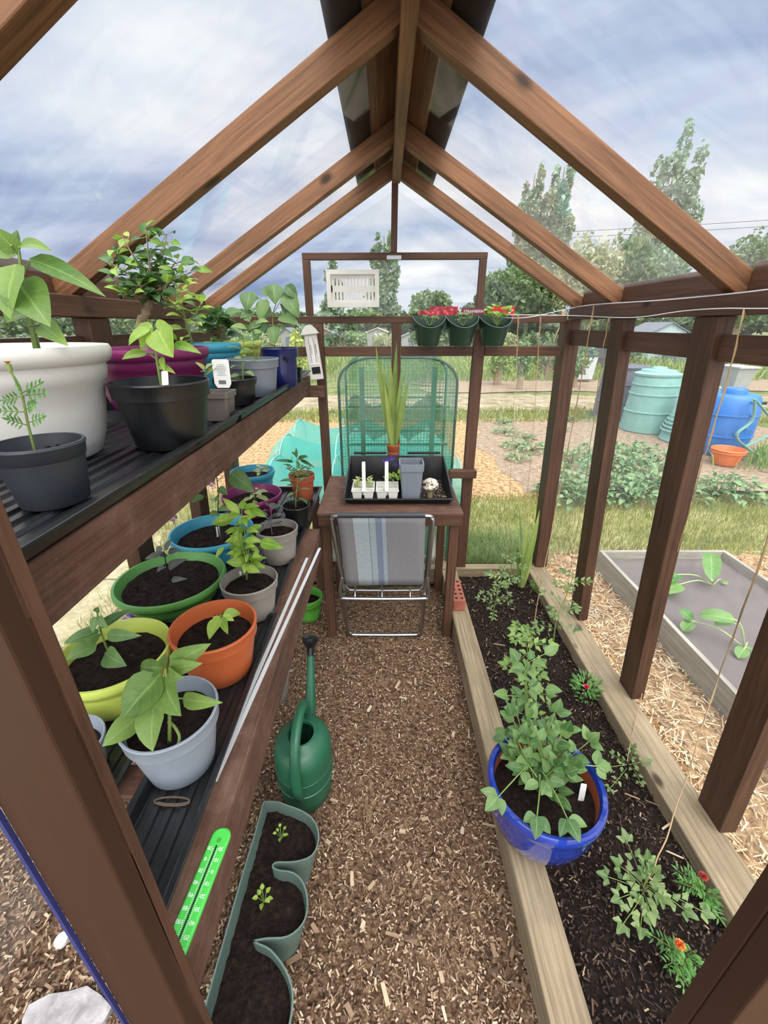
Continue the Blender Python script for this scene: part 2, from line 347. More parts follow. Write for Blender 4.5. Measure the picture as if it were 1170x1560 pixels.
# rafters
sl = (2.165-1.637)/.883
def roofz(x): return ZR - sl*abs(x-XR)            # underside line of the rafters
ang = math.atan(sl); RH = .061; nv = {1: V((math.sin(ang), 0, math.cos(ang))), -1: V((-math.sin(ang), 0, math.cos(ang)))}
names = {(0, 1): 'right rafter nearest the camera, just at the top edge', (1, 1): 'largest right rafter sloping down to the post beside the blue barrel', (2, 1): 'middle right rafter in front of the poplars', (3, 1): 'thinner right rafter at the back gable',
         (0, -1): 'rafter cutting the top left corner of the view', (1, -1): 'largest left rafter running down behind the small citrus-like tree', (2, -1): 'middle left rafter between the large one and the gable', (3, -1): 'thinner left rafter at the back gable'}
for i, y in enumerate(YR):
    for s in (1, -1):
        if i == 0 and s == 1: continue
        xe = 1.0 if s > 0 else -.92; rh = RH if i < 3 else .056; xs = XR-s*.018
        p0 = V((xs, y+.022, roofz(XR)+(.018*sl)-(0 if i < 3 else .004)))+nv[s]*rh/2; p1 = V((xe, y+.022, roofz(xe)-(0 if i < 3 else .002)))+nv[s]*rh/2
        tag(beam('rafter', p0, p1, .045, rh, m_rafter, up=nv[s]), 'brown '+names[(i, s)], 'rafter', 'roof rafters')
# ridge
m_felt = C0('dark_roofing_felt', srgb(34, 30, 28))
rb = tag(beam('ridge_beam', (.051, -.4, 2.2), (.049, 2.326, 2.2), .036, .145, m_rafter), 'long brown ridge beam running overhead along the roof peak', 'beam')
dZ = RH/math.cos(ang)
for s, nm in ((1, 'right'), (-1, 'left')):
    def onroof(x, off): return V((x, 0, roofz(x)+dZ))+nv[s]*off
    a = onroof(XR+s*.05, .0095); up = nv[s]
    o = beam('ridge_side_board', (a.x, -.4, a.z), (a.x, 2.46, a.z), .098, .018, m_rafter, up=up); tag(o, f'brown board beside the ridge beam on the {nm} slope', 'board')
    a = onroof(XR+s*.088, .026)
    o = beam('roof_capping', (a.x, -.4, a.z), (a.x, 2.47, a.z), .185, .008, m_felt, up=up); tag(o, f'black ridge capping strip on the {nm} slope', 'capping')
# glazing
gi = [0]
def pane(pts, n=(0, 0, 1), th=.003):
    gi[0] += 1; mb = MB(); n = V(n).normalized()*th; p = [V(q) for q in pts]; k = len(p)
    mb.add(p+[q+n for q in p], [tuple(range(k))[::-1], tuple(range(k, 2*k))]+[(i, (i+1) % k, (i+1) % k+k, i+k) for i in range(k)])
    o = mb.build(f'window_{gi[0]+1}', m_glass, smooth=False); o['kind'] = 'structure'
for s in (1, -1):
    for a, b in ((-.3, .7), (.705, 1.306), (1.31, 1.969), (1.973, 2.46)):
        x0 = XR+s*.0; x1 = 1.06 if s > 0 else -.975
        q0 = V((x0, a, roofz(x0)+dZ)); q1 = V((x1, a, roofz(x1)+dZ)); dy = V((0, b-a, 0)); off = nv[s]*.0015
        pane([q0+off, q1+off, q1+dy+off, q0+dy+off], nv[s])
for a, b in ((.1, .83), (.834, 1.334), (1.338, 1.845), (1.849, 2.43)):
    f = lambda z: WB+.058+(WT-WB+.0)*(z-.12)/1.45
    pane([(f(.12), a, .12), (f(.12), b, .12), (f(1.62), b, 1.62), (f(1.62), a, 1.62)], (1, 0, .065))
for a, b in ((.1, .83), (.834, 1.36), (1.364, 1.89), (1.894, 2.43)):
    f = lambda z: LB-.058+(LT-LB)*(z-.0)/1.57
    pane([(f(0), a, 0), (f(0), b, 0), (f(1.62), b, 1.62), (f(1.62), a, 1.62)], (-1, 0, .065))
yb = 2.38
for x0, x1 in ((-.94, -.345), (-.341, .05), (.054, .5), (.504, .9)):
    pane([(x0, yb, .1), (x1, yb, .1), (x1, yb, 1.56), (x0, yb, 1.56)], (0, 1, 0))
pane([(-.375, yb, 1.6), (.04, yb, 1.6), (.04, yb, 1.84), (-.375, yb, 1.84)], (0, 1, 0))
pane([(.044, yb, 1.6), (.465, yb, 1.6), (.465, yb, 1.84), (.044, yb, 1.84)], (0, 1, 0))
pane([(-.4, yb, 1.6)]+[(-.85, yb, 1.6), (XR, yb, 2.12), (XR, yb, 1.87), (-.4, yb, 1.87)], (0, 1, 0))
pane([(.49, yb, 1.6), (.49, yb, 1.87), (XR+.003, yb, 1.87), (XR+.003, yb, 2.12), (.95, yb, 1.6)], (0, 1, 0))
# back wall
Yb = 2.33
member('gable_plate', (LT, Yb+.022, 1.572), (WT-.012, Yb+.022, 1.572), .045, .034, 'brown beam across the back wall just under the top-hung window', 'beam')
for a, b, w in ((-.84, -.366, 'behind the white wall thermometer'), (-.318, .03, 'left of the middle back post'), (.082, .455, 'behind the hanging pockets'), (.516, .905, 'right of the hanging pockets')):
    member('back_rail', (a, Yb+.02, 1.422), (b, Yb+.02, 1.422), .035, .048, f'brown rail across the back wall {w}', 'rail', group='back wall mid rails')
xl0 = PY(476, 625, Yb); xr0 = PY(719, 642, Yb)
for xa, xb, w, lb in ((-.343, -.35, .047, 'brown back wall post below the white wall thermometer'), (.056, .062, .048, 'brown back wall post behind the sword-leaved potted plant'), (.485, .497, .058, 'brown back wall post to the right of the potting table')):
    post(xa, xb if False else xa, Yb+.022, .1, 1.555, w, .045, lb, 'back wall posts', m_rail)
post(.0405, .0445, Yb+.022, 1.865, 2.175, .03, .03, 'short king post from the window top to the ridge', None, m_rail, 'king_post')
member('gable_sill', (-.93, Yb+.01, .07), (.98, Yb+.01, .07), .06, .1, 'pale brown sill board at the foot of the back wall', 'board', m_sleeper)
wf = empty('window_1', (.045, 2.35, 1.59), None, None); wf['kind'] = 'structure'
beam('frame_top', (-.4, 2.345, 1.849), (.489, 2.345, 1.849), .03, .03, m_rail, parent=wf)
beam('frame_side', (-.382, 2.345, 1.59), (-.382, 2.345, 1.834), .03, .036, m_rail, up=(1, 0, 0), parent=wf)
beam('frame_side', (.471, 2.345, 1.59), (.471, 2.345, 1.834), .03, .034, m_rail, up=(1, 0, 0), parent=wf)
mb = MB(); mb.box((.041, 2.325, 1.842), (.07, .006, .016))
for dx in (-.022, 0, .022): mb.tube([(.041+dx, 2.324, 1.842), (.041+dx, 2.319, 1.842)], .004, 8)
mb.build('hinge', m_metal, wf)
# plastic vent box on the window
t = empty('vent_cover', (-.16, 2.3, 1.62), 'white slotted plastic vent cover on the left half of the back window', 'vent cover')
A = [PY(u, v, 2.28) for u, v in ((497, 411), (577, 409), (578, 468), (499, 470))]
x0 = (A[0].x+A[3].x)/2; x1 = (A[1].x+A[2].x)/2; z1 = A[0].z; z0 = A[2].z; w = x1-x0; h = z1-z0
mb = MB()
for a, b in (((x0, z0), (x1, z0+.02)), ((x0, z1-.02), (x1, z1)), ((x0, z0+.0202), (x0+.02, z1-.0202)), ((x1-.02, z0+.0202), (x1, z1-.0202))): mb.box2((a[0], 2.27, a[1]), (b[0], 2.3, b[1]))
mb.box2((x0+.02, 2.285, (z0+z1)/2-.014), (x1-.02, 2.29, (z0+z1)/2+.014))
mb.box2((x0+.02, 2.284, z1-.036), (x1-.02, 2.29, z1-.019)); mb.box2((x0+.02, 2.284, z0+.019), (x1-.02, 2.29, z0+.032))
for k in range(12):
    xx = x0+.032+(w-.064)*k/11
    mb.box((xx, 2.2878, z0+h*.5), ((w-.064)/11*.62, .006, h-.03))
mb.box2((x0+.02, 2.285, z0+.02), (x0+.034, 2.29, z1-.02)); mb.build('slotted_panel', m_white_plastic, t, smooth=False, bevel=0)
for cx, cz in ((x0+.008, z0+.008), (x1-.008, z0+.008), (x0+.008, z1-.008), (x1-.008, z1-.008)): MB().tube([(cx, 2.268, cz), (cx, 2.27, cz)], .0016, 8).build('screw_head', m_metal, t)
# louvre pane of the opening window (second clear sheet, tilted)
t = MB(); a, b, c, d = PY(575, 398, 2.30), PY(594, 396, 2.2), PY(594, 478, 2.2), PY(576, 478, 2.30)
# white wall thermometer
c0 = PY(474, 541, 2.31); t = empty('wall_thermometer', (c0.x, 2.32, c0.z-.11), 'white max-min thermometer with little roof hung on the left back post', 'thermometer')
ax = PY(472, 505, 2.31); bx = PY(484, 578, 2.31); up = (ax-bx).normalized(); sd = up.cross(V((0, 1, 0)))*-1
Mx = frame((ax+bx)/2, -sd if sd.x < 0 else sd, up)
def lb(mb, cx, cz, w, h, y, th=.004): mb.box((Mx @ V((cx, cz, y))), (w, h, th), Mx.to_3x3())
L = (ax-bx).length
mb = MB(); lb(mb, 0, 0, .066, L, .004, .016); mb.build('body', m_white_plastic, t, bevel=.003, smooth=False)
mb = MB(); lb(mb, 0, L*.12, .05, L*.6, .0135, .002); mb.build('scale_plate', m_label, t, smooth=False)
mb = MB()
pts = [Mx @ V((x, L/2+z, .0)) for x, z in ((-.046, -.012), (.046, -.012), (.03, .012), (.012, .03), (-.012, .03), (-.03, .012))]; q = [p+V((0, -.03, 0)) for p in pts]
mb.add(pts+q, [tuple(range(6)), tuple(range(11, 5, -1))]+[(i, (i+1) % 6, (i+1) % 6+6, i+6) for i in range(6)]); mb.build('hood', m_white_plastic, t, smooth=False)
mb = MB(); lb(mb, .002, -L*.3, .044, .034, .0135, .002); mb.build('display', m_blackpot, t, smooth=False)
mb = MB()
for sx in (-.012, .012):
    lb(mb, sx, L*.12, .003, L*.5, .0155, .002)
mb.build('glass_tubes', plastic('thermometer_tube', srgb(190, 150, 150), .2), t, smooth=False)
for sx in (-.02, .02):
    mb = MB()
    for k in range(14): lb(mb, sx, L*(-.12+.035*k), .005, .0012, .0152, .001)
    mb.build('scale_marks', m_blackpot, t, smooth=False)
for sx in (-.012, .012): text('50\n40\n30\n20\n10\n0', .008, frame(Mx @ V((sx+.0065, L*.13, .0155)), Mx.col[0].to_3d(), Mx.col[1].to_3d()), m_blackpot, t)
# ------------------------------------------------------------ trays, shelves
def tray(x0, x1, y0, y1, z, rim, label, group='long black ribbed trays on the staging'):
    t = empty('plant_tray', ((x0+x1)/2, (y0+y1)/2, z), label, 'tray', group)
    mb = MB(); th = .0025; s = .014
    def ringp(off, zz): return [(x0+off, y0+off, zz), (x1-off, y0+off, zz), (x1-off, y1-off, zz), (x0+off, y1-off, zz)]
    rings = [ringp(s, z), ringp(.006, z+rim-.01), ringp(.006, z+rim-.004), ringp(-.004, z+rim-.002), ringp(-.004, z+rim+.003), ringp(.009, z+rim+.003), ringp(s+.004, z+.003)]
    vs = sum(rings, []); fs = [(i*4+k, i*4+(k+1) % 4, i*4+4+(k+1) % 4, i*4+4+k) for i in range(len(rings)-1) for k in range(4)]
    fs += [(3, 2, 1, 0), tuple((len(rings)-1)*4+k for k in range(4))]
    mb.add(vs, fs); mb.build('tray_body', m_black, t, smooth=False, bevel=.0015)
    mb = MB(); n = int((x1-x0-.05)/.03)
    for k in range(n):
        xx = x0+.03+(x1-x0-.06)*(k+.5)/n; mb.prism([(xx-.009, z+.003), (xx-.006, z+.0075), (xx+.006, z+.0075), (xx+.009, z+.003)], y0+.03, y1-.03)
    mb.build('floor_ribs', m_black, t, smooth=False); return t
ZU, ZL = 1.312, .678
tray(-.83, -.383, .3, 1.125, ZU, .024, 'black ribbed tray at the near end of the upper shelf under the white pot')
tray(-.83, -.383, 1.14, 2.24, ZU, .024, 'black ribbed tray at the far end of the upper shelf under the blue pot')
tray(-.495, -.352, .350, 1.10, ZL, .022, 'black ribbed tray on the lower bench under the orange pot')
tray(-.755, -.545, .512, 1.10, ZL, .022, 'black ribbed tray on the lower bench under the lime pot')
tray(-.84, -.368, 1.12, 2.26, ZL, .022, 'black ribbed tray on the lower bench under the magenta pot')
t = empty('upper_shelf', (-.6, 1.3, 1.2), 'upper brown timber shelf carrying the white and black pots', 'shelf')
beam('front_beam', (-.4225, .29, 1.262), (-.4225, 2.325, 1.262), .045, .086, m_bench, parent=t)
beam('back_beam', (-.815, .29, 1.262), (-.815, 2.325, 1.262), .03, .086, m_bench, parent=t)
for y in (.45, .75, 1.08, 1.38, 1.68, 1.98, 2.2): beam('slat', (-.8, y, 1.288), (-.445, y, 1.288), .09, .018, m_bench, parent=t)
beam('end_batten', (-.445, 2.31, 1.225), (-.325, 2.31, 1.225), .028, .06, m_bench, parent=t)
t = empty('lower_bench', (-.6, 1.0, 0), 'lower brown timber bench with a broad worn front beam and row of pots', 'bench')
beam('front_beam', (-.3475, .288, .6025), (-.3475, 1.785, .6025), .075, .131, m_bench, parent=t)
beam('back_beam', (-.83, .6, .62), (-.83, 2.3, .62), .03, .07, m_bench, parent=t)
beam('rear_front_beam', (-.41, 1.79, .63), (-.41, 2.3, .63), .04, .066, m_bench, parent=t)
for y in (.58, .9, 1.14, 1.38, 1.62, 1.86, 2.1): beam('slat', (-.815 if y > .7 else -.75, y, .661), (-.3855, y, .661), .07, .018, m_bench, parent=t)
for y in (.39,): beam('slat', (-.49, y, .661), (-.3855, y, .661), .07, .018, m_bench, parent=t)
for y in (.42, 1.7): beam('leg', (-.5, y, 0), (-.5, y, .64), .045, .045, m_bench, up=(0, 1, 0), parent=t)
beam('leg', (-.41, 2.25, 0), (-.41, 2.25, .597), .045, .045, m_bench, up=(0, 1, 0), parent=t)
# ------------------------------------------------------------ pots
POTR = {}
def pot(root, x, y, zb, h, rt, rb, mat, style='nursery', soil=.82, name='pot', sub=None):
    POTR[root.name] = (x, y, rt)
    c = V((x, y, zb)); w = .004 if rt < .1 else .006
    if style == 'planter':
        r = lambda t: rb+(rt*.93-rb)*t**.75
        prof = [(rb*.93, 0), (rb, .004), (r(.2), h*.2), (r(.45), h*.45), (r(.68), h*.68), (r(.7)+.004, h*.7), (r(.8)+.005, h*.8), (r(.9), h*.9-.004), (rt*.93, h-.03), (rt*.965, h-.028), (rt, h-.016), (rt*1.0, h-.006), (rt*.985, h), (rt*.94, h), (rt*.9, h-.012), (r(.7)-w, h*.7), (r(.5)-w, h*.5)]
    elif style == 'glazed':
        prof = [(rb*.9, 0), (rb, .01), (rb+(rt-rb)*.55, h*.3), (rb+(rt-rb)*.8, h*.55), (rt*.95, h*.8), (rt*.96, h-.045), (rt*.99, h-.036), (rt*1.0, h-.02), (rt*.99, h-.008), (rt*.96, h), (rt*.9, h-.004), (rt*.87, h-.02)]
        inn = [(rt*.87, h-.02), (rt*.86, h*.75), (rt*.8, h*.45)]
    elif style == 'square': prof = []
    else:
        b = rt-.007 if rt > .06 else rt-.004; rh = min(.035, h*.24)
        prof = [(rb*.95, 0), (rb, .003), (rb+(b-rb)*.5, (h-rh)*.5), (b, h-rh), (b+.001, h-rh), (rt-.002, h-rh+.001), (rt, h-.006), (rt+.0015, h-.003), (rt, h), (rt-w*.8, h), (rt-w, h-.006), (b-w, h-rh), (rb+(b-rb)*.5-w, (h-rh)*.5)]
    mb = MB(); sq = style == 'square'
    if sq:
        lv = [(rb, 0), (rt-.005, h*.8), (rt-.001, h*.81), (rt, h), (rt-.005, h), (rt-.008, h*.78), (rb*1.02, .02)]
        for r0, z0 in lv:
            k = r0; cr = r0*.14
            mb.v += [(x+a, y+b_, zb+z0) for a, b_ in ((-k+cr, -k), (k-cr, -k), (k, -k+cr), (k, k-cr), (k-cr, k), (-k+cr, k), (-k, k-cr), (-k, -k+cr))]
        n = len(lv); mb.f = [(i*8+k, i*8+(k+1) % 8, i*8+8+(k+1) % 8, i*8+8+k) for i in range(n-1) for k in range(8)]+[tuple(range(8))[::-1]]; mb.mi = [0]*len(mb.f)
        mb.build(name, mat, root, ang=30)
    else:
        mb.lathe(prof, c, 48); mb.build(name, mat, root, ang=50)
    if style == 'glazed':
        mb = MB(); mb.lathe(inn, c, 40, close=False); mb.build('inner_wall', M_terra, root)
    if soil:
        zs = zb+h*soil
        if sq: ri = (rt-.008)*1.0
        elif style == 'planter': ri = rb+(rt*.93-rb)*soil**.75-w
        elif style == 'glazed': ri = rt*.865*(.93+.07*soil)
        else: ri = rb+(rt-.007-rb)*min(1, soil/.8)-w
        ri -= .0005
        mb = MB(); nr, ns = 9, 36; sd = R.random()*99
        vs = [(x, y, zs)]
        for i in range(1, nr+1):
            for k in range(ns):
                a = 2*PI*k/ns; rr = ri*i/nr*(1 if not sq else min(1.3, 1/max(abs(math.cos(a)), abs(math.sin(a)), .77)))
                px, py = x+rr*math.cos(a), y+rr*math.sin(a); am = .5 if i == nr else 1
                vs.append((px, py, zs+am*(noise.noise(V((px*55, py*55, sd)))*.007+noise.noise(V((px*150, py*150, sd)))*.004)))
        fs = [(0, 1+k, 1+(k+1) % ns) for k in range(ns)]+[(1+(i-1)*ns+k, 1+i*ns+k, 1+i*ns+(k+1) % ns, 1+(i-1)*ns+(k+1) % ns) for i in range(1, nr) for k in range(ns)]
        mb.add(vs, fs)
        for _ in range(int(ri*ri*16000)+30):
            a = R.random()*6.28; rr = ri*.93*math.sqrt(R.random()); s_ = R.uniform(.0012, .0036); mb.box((x+rr*math.cos(a), y+rr*math.sin(a), zs+.002+R.random()*.004), (s_*R.uniform(.8, 2.4), s_, s_*.8), Matrix.Rotation(R.random()*3, 3, 'Z') @ Matrix.Rotation(R.uniform(-.6, .6), 3, 'X'))
        mb.build('soil', m_soil, root, ang=40)
    return zb+h*soil if soil else zb
M_terra = plastic('terracotta_plastic', srgb(176, 92, 62), .5, .1)
M_white = m_white_plastic
C = lambda n, r, g, b, ro=.35, dirt=None, coat=0: plastic(n, srgb(r, g, b), ro, .06, dirt, coat)
M_mag = C('magenta_plastic', 124, 36, 92); M_teal = C('light_blue_plastic', 62, 154, 180); M_green = C('green_plastic', 92, 150, 72, .4, srgb(150, 190, 140)); M_lime = C('lime_plastic', 190, 204, 92, .4, srgb(214, 214, 160))
M_orange = C('orange_plastic', 190, 98, 56); M_grey = C('pale_grey_plastic', 146, 156, 168); M_taupe = C('taupe_plastic', 142, 136, 128); M_navy = C('dark_blue_plastic', 26, 34, 92, .22); M_greyU = C('mid_grey_plastic', 126, 134, 144); M_brown = C('brown_grey_plastic', 112, 102, 98)
M_glaze = plastic('cobalt_glaze', srgb(36, 62, 160), .12, .12, coat=1)
#@@PART3
# ------------------------------------------------------------ plants
def dep(p): return (p-CAMP).dot(f_)
C1 = (0, 320, .41026); C2 = (0, 700, .42735); C6 = (150, 330, .17094); C7 = (300, 680, .17094); CB = (680, 1100, .4188); CA = (760, 820, .1795)
def cp(c, x, y, Y): return PY(c[0]+x*c[2], c[1]+y*c[2], Y)
def czp(c, x, y, z): return PZ(c[0]+x*c[2], c[1]+y*c[2], z)
def lv(mb, c, items, shape='ovate', stem=None, droop=.12, fold=.2, nrm=None):
    for it in items:
        x0, y0, Y0, x1, y1, Y1, w = it[:7]
        B = cp(c, x0, y0, Y0); E_ = cp(c, x1, y1, Y1); ww = 1.12*w*c[2]*dep(B)/F_
        n = V((R.uniform(-.25, .25), -.75, .6)) if nrm is None else V(nrm)
        mb.leaf(B, E_, ww, n, droop, fold, shape)
        if stem is not None: stem.tube([B-(E_-B)*.02, B+(E_-B)*.5], [.0012, .0005], 5)
def curve(pts, n=5):
    out = []
    for i in range(len(pts)-1):
        p0 = V(pts[max(i-1, 0)]); p1 = V(pts[i]); p2 = V(pts[i+1]); p3 = V(pts[min(i+2, len(pts)-1)])
        for k in range(n):
            t = k/n; out.append(.5*((2*p1)+(p2-p0)*t+(2*p0-5*p1+4*p2-p3)*t*t+(3*p1-p0-3*p2+p3)*t**3))
    return out+[V(pts[-1])]
def chili(root, base, top, n=12, ll=.07, lw=.4, mat=None, start=.35, r=.003, droop=.3, shape='ovate', side=0, stemmat=None, pitch=(.1, .7), lname='leaves', branches=0):
    base = V(base); top = V(top)
    if root.name in POTR:
        px, py, pr = POTR[root.name]; e = V((base.x-px, base.y-py, 0))
        if e.length > pr*.45: e *= pr*.45/e.length
        base = V((px+e.x, py+e.y, base.z))
    d = top-base; sm = MB(); lm = MB(); L = d.length
    wig = [base+d*t+V((math.sin(t*7+base.x*50)*.06*L*t*(1-t), math.cos(t*5+base.y*30)*.06*L*t*(1-t), 0)) for t in [i/8 for i in range(9)]]
    sm.tube(wig, [r*(1-.6*i/8) for i in range(9)], 7); axes = [(wig, start, n)]
    for b in range(branches):
        p = wig[3+b % 4]; a = R.random()*6.28; q = p+V((math.cos(a)*.35*L, math.sin(a)*.35*L, .35*L)); br = [p, p.lerp(q, .5)+V((0, 0, -.03*L)), q]; br = curve(br, 4)
        sm.tube(br, [r*.6]*len(br), 5); axes.append((br, .3, max(4, n//2)))
    for wg, st, nn in axes:
        ph = R.random()*6.28
        for i in range(nn):
            t = st+(1-st)*(i+.6)/nn; k = t*(len(wg)-1); j = min(int(k), len(wg)-2); p = wg[j].lerp(wg[j+1], k-j)
            a = ph+i*2.4; el = pitch[0]+(pitch[1]-pitch[0])*t; s = ll*(.65+.5*R.random())*(1.0 if t < .85 else .7)
            dr = V((math.cos(a)*math.cos(el), math.sin(a)*math.cos(el), math.sin(el)-droop*(1-t*.5)))
            q = p+dr*s*.28; e = q+(dr+V((0, 0, -droop*.5)))*s
            sm.tube([p, q], [r*.35, r*.25], 4, cap=False); lm.leaf(q, e, s*lw, V((0, 0, 1))+V((R.uniform(-.4, .4), R.uniform(-.7, .1), 0)), .15, .2, shape)
    sm.build('stem', stemmat or m_stem, root); lm.build(lname, mat, root, ang=180)
def inpot(root, b, k=.5):
    px, py, pr = POTR[root.name]; e = V((b.x-px, b.y-py, 0))
    if e.length > pr*k: e *= pr*k/e.length
    return V((px+e.x, py+e.y, b.z))
def label_tag(root, c, w, h, tilt=0, mat=None, txt=None, name='plant_label', bar=False, yaw=0):
    M = Matrix.Translation(V(c)) @ Matrix.Rotation(yaw, 4, 'Z') @ Matrix.Rotation(tilt, 4, 'X')
    mb = MB(); vs = []
    for x, z in ((-w/2+.15*w, 0), (w/2-.15*w, 0), (w/2, h*.15), (w/2, h*.95), (w/2-.1*w, h), (-w/2+.1*w, h), (-w/2, h*.95), (-w/2, h*.15)): vs.append((x, z))
    n = len(vs); mb.add([M @ V((x, 0, z)) for x, z in vs]+[M @ V((x, .0008, z)) for x, z in vs], [tuple(range(n)), tuple(range(2*n-1, n-1, -1))]+[(i, i+n, (i+1) % n+n, (i+1) % n) for i in range(n)])
    o = mb.build(name, mat or m_label, root, smooth=False)
    R3 = M.to_3x3()
    if bar:
        mb = MB()
        for k in range(14): mb.box(M @ V((-w*.22+w*.44*k/14, -.0006, h*.2)), (w*.016, .0004, h*.14), R3)
        for k in range(7): mb.box(M @ V((0, -.0006, h*(.45+.06*k))), (w*(.55+.12*math.sin(k*5)), .0004, h*.008), R3)
        mb.build('printed_lines', m_blackpot, o, smooth=False)
    return o
def potted(label, cat, x, y, zb, h, rt, rb, mat, style='nursery', soil=.82, name='potted_pepper_plant', group=None):
    t = empty(name, (x, y, zb), label, cat, group); zs = pot(t, x, y, zb, h, rt, rb, mat, style, soil); return t, zs
PP = 'potted plant'
zb = ZU+.0085; zl = ZL+.0085
# --- upper shelf
t, zs = potted('big white planter with a large-leaved pepper plant on the upper shelf', PP, -.677, .778, zb, .197, .173, .118, M_white, 'planter', .88)
sm = MB(); lm = MB(); st = [cp(C1, 130, 515, .76), cp(C1, 118, 430, .755), cp(C1, 95, 350, .75), cp(C1, 80, 240, .74), cp(C1, 70, 150, .74)]
st[0].z = zs-.01
sm.tube(curve(st), [.006-.004*i/20 for i in range(21)], 8)
for a, b in (((90, 235), (110, 190)), ((95, 380), (75, 400)), ((110, 430), (150, 425)), ((70, 170), (40, 130)), ((80, 300), (62, 262))): sm.tube([cp(C1, *a, .745), cp(C1, *b, .73)], .0016, 5)
lv(lm, C1, [(70, 160, .74, -30, 60, .72, 60), (70, 130, .74, 190, 148, .71, 42), (108, 180, .74, 385, 312, .70, 62), (62, 262, .73, 182, 428, .69, 125), (60, 200, .73, 30, 400, .68, 120), (85, 385, .74, 25, 415, .71, 62), (155, 425, .745, 248, 500, .70, 62), (70, 150, .74, 60, 70, .76, 40), (60, 170, .75, -60, 140, .74, 60), (40, 250, .74, -70, 330, .72, 90)])
sm.build('stem', m_stem, t); lm.build('leaves', L_pepper, t, ang=180)
t, zs = potted('magenta planter on the upper shelf with a small gnarled-trunk tree of many leaves', PP, -.668, 1.262, zb, .172, .160, .112, M_mag, 'planter', .85, name='potted_small_tree')
sm = MB(); lm = MB(); lb2 = MB(); Yt = 1.24
tr = [cp(C1, 522, 432, Yt), cp(C1, 535, 395, Yt), cp(C1, 550, 360, Yt+.01), cp(C1, 560, 330, Yt)]; tr.insert(0, V((tr[0].x, tr[0].y, zs-.01)))
sm.tube(curve(tr), [.013-.005*i/20+.002*math.sin(i*1.7) for i in range(21)], 9)
tips = []
for (a, b, dy) in (((450, 90), (535, 250), .0), ((540, 60), (560, 250), -.04), ((400, 190), (520, 270), -.05), ((620, 90), (590, 240), .03), ((650, 200), (580, 270), .05), ((690, 240), (600, 280), .0), ((500, 290), (545, 320), -.06), ((440, 240), (520, 290), .06), ((590, 160), (570, 240), .08), ((640, 260), (590, 300), -.05), ((480, 140), (545, 260), .07)):
    p = cp(C1, 560, 330, Yt); q = cp(C1, *b, Yt+dy*.5); e = cp(C1, *a, Yt+dy); cv = curve([p, q, e], 4); sm.tube(cv, [.0045-.0035*i/8 for i in range(9)], 5); tips.append(cv)
for cv in tips:
    for k in range(27):
        i = R.randint(2, 8); p = cv[i]+V((R.uniform(-.018, .018),)*3); a = R.random()*6.28; e = R.uniform(-.5, .6); s = R.uniform(.022, .046)
        dr = V((math.cos(a)*math.cos(e), math.sin(a)*math.cos(e), math.sin(e))); q = p+dr*.012
        sm.tube([cv[i], q], .0007, 4, cap=False); (lb2 if (i > 6 and k % 2) else lm).leaf(q, q+dr*s, s*.5, V((R.uniform(-.6, .6), R.uniform(-.9, .1), .8)), .15, .2, ns=5)
lv(lm, C1, [(700, 190, Yt, 720, 200, Yt, 30), (670, 195, Yt, 722, 195, Yt, 36), (420, 180, Yt, 370, 172, Yt, 18), (440, 160, Yt, 420, 130, Yt, 20), (530, 90, Yt, 545, 45, Yt, 30), (600, 70, Yt, 590, 100, Yt, 25)])
sm.build('woody_stem', m_bark, t); lm.build('leaves', L_dark, t, ang=180); tag(lb2.build('young_leaves', L_bright, t, ang=180), 'brighter green young leaves')
for a, b in (((590, 320), (610, 355)), ((448, 330), (452, 300))): MB().tube(curve([cp(C1, *a, Yt-.03), cp(C1, *b, Yt-.03)], 3), [.004, .006, .005, .002], 7).build('dark_fruit', plastic('dark_fruit', srgb(34, 40, 36), .2), t)
t, zs = potted('black pot with a bright green young pepper plant on the upper shelf', PP, -.451, .872, zb, .129, .0915, .068, m_blackpot, 'nursery', .8)
sm = MB(); lm = MB(); Yc = .86
st = [cp(C1, 592, 622, Yc), cp(C1, 580, 540, Yc), cp(C1, 575, 450, Yc)]; st[0].z = zs-.01
sm.tube(curve(st), [.0035-.002*i/10 for i in range(11)], 7)
lv(lm, C1, [(560, 440, Yc, 475, 500, .83, 46), (585, 440, Yc, 640, 545, .82, 88), (640, 500, Yc, 745, 530, .83, 32), (545, 530, Yc, 452, 552, .83, 34), (575, 430, Yc, 640, 440, .88, 40), (570, 450, Yc, 500, 440, .89, 44), (600, 545, Yc, 612, 600, .84, 18), (585, 460, Yc, 655, 480, .9, 60), (590, 580, Yc, 650, 605, .84, 22), (565, 440, Yc, 520, 520, .84, 30)], stem=sm)
for a, b in (((582, 520), (640, 500)), ((578, 530), (545, 530)), ((590, 560), (555, 535))): sm.tube([cp(C1, *a, Yc), cp(C1, *b, Yc)], .0012, 5)
sm.build('stem', m_stem, t); lm.build('leaves', L_bright, t, ang=180)
tt = cp(C1, 600, 628, .80); label_tag(t, (tt.x, .80, zs-.005), .012, tt.z-zs+.02, -.3)
t, zs = potted('charcoal pot with a thin marigold seedling at the left edge of the upper shelf', PP, -.472, .556, zb, .086, .0545, .042, m_charpot, 'nursery', .75, name='potted_marigold')
sm = MB(); lm = MB(); Yc = .555
st = [cp(C1, 122, 880, Yc), cp(C1, 105, 800, Yc), cp(C1, 85, 700, Yc), cp(C1, 60, 640, Yc), cp(C1, 30, 575, Yc)]; st[0].z = zs-.005
sm.tube(curve(st), [.0018-.0006*i/20 for i in range(21)], 6)
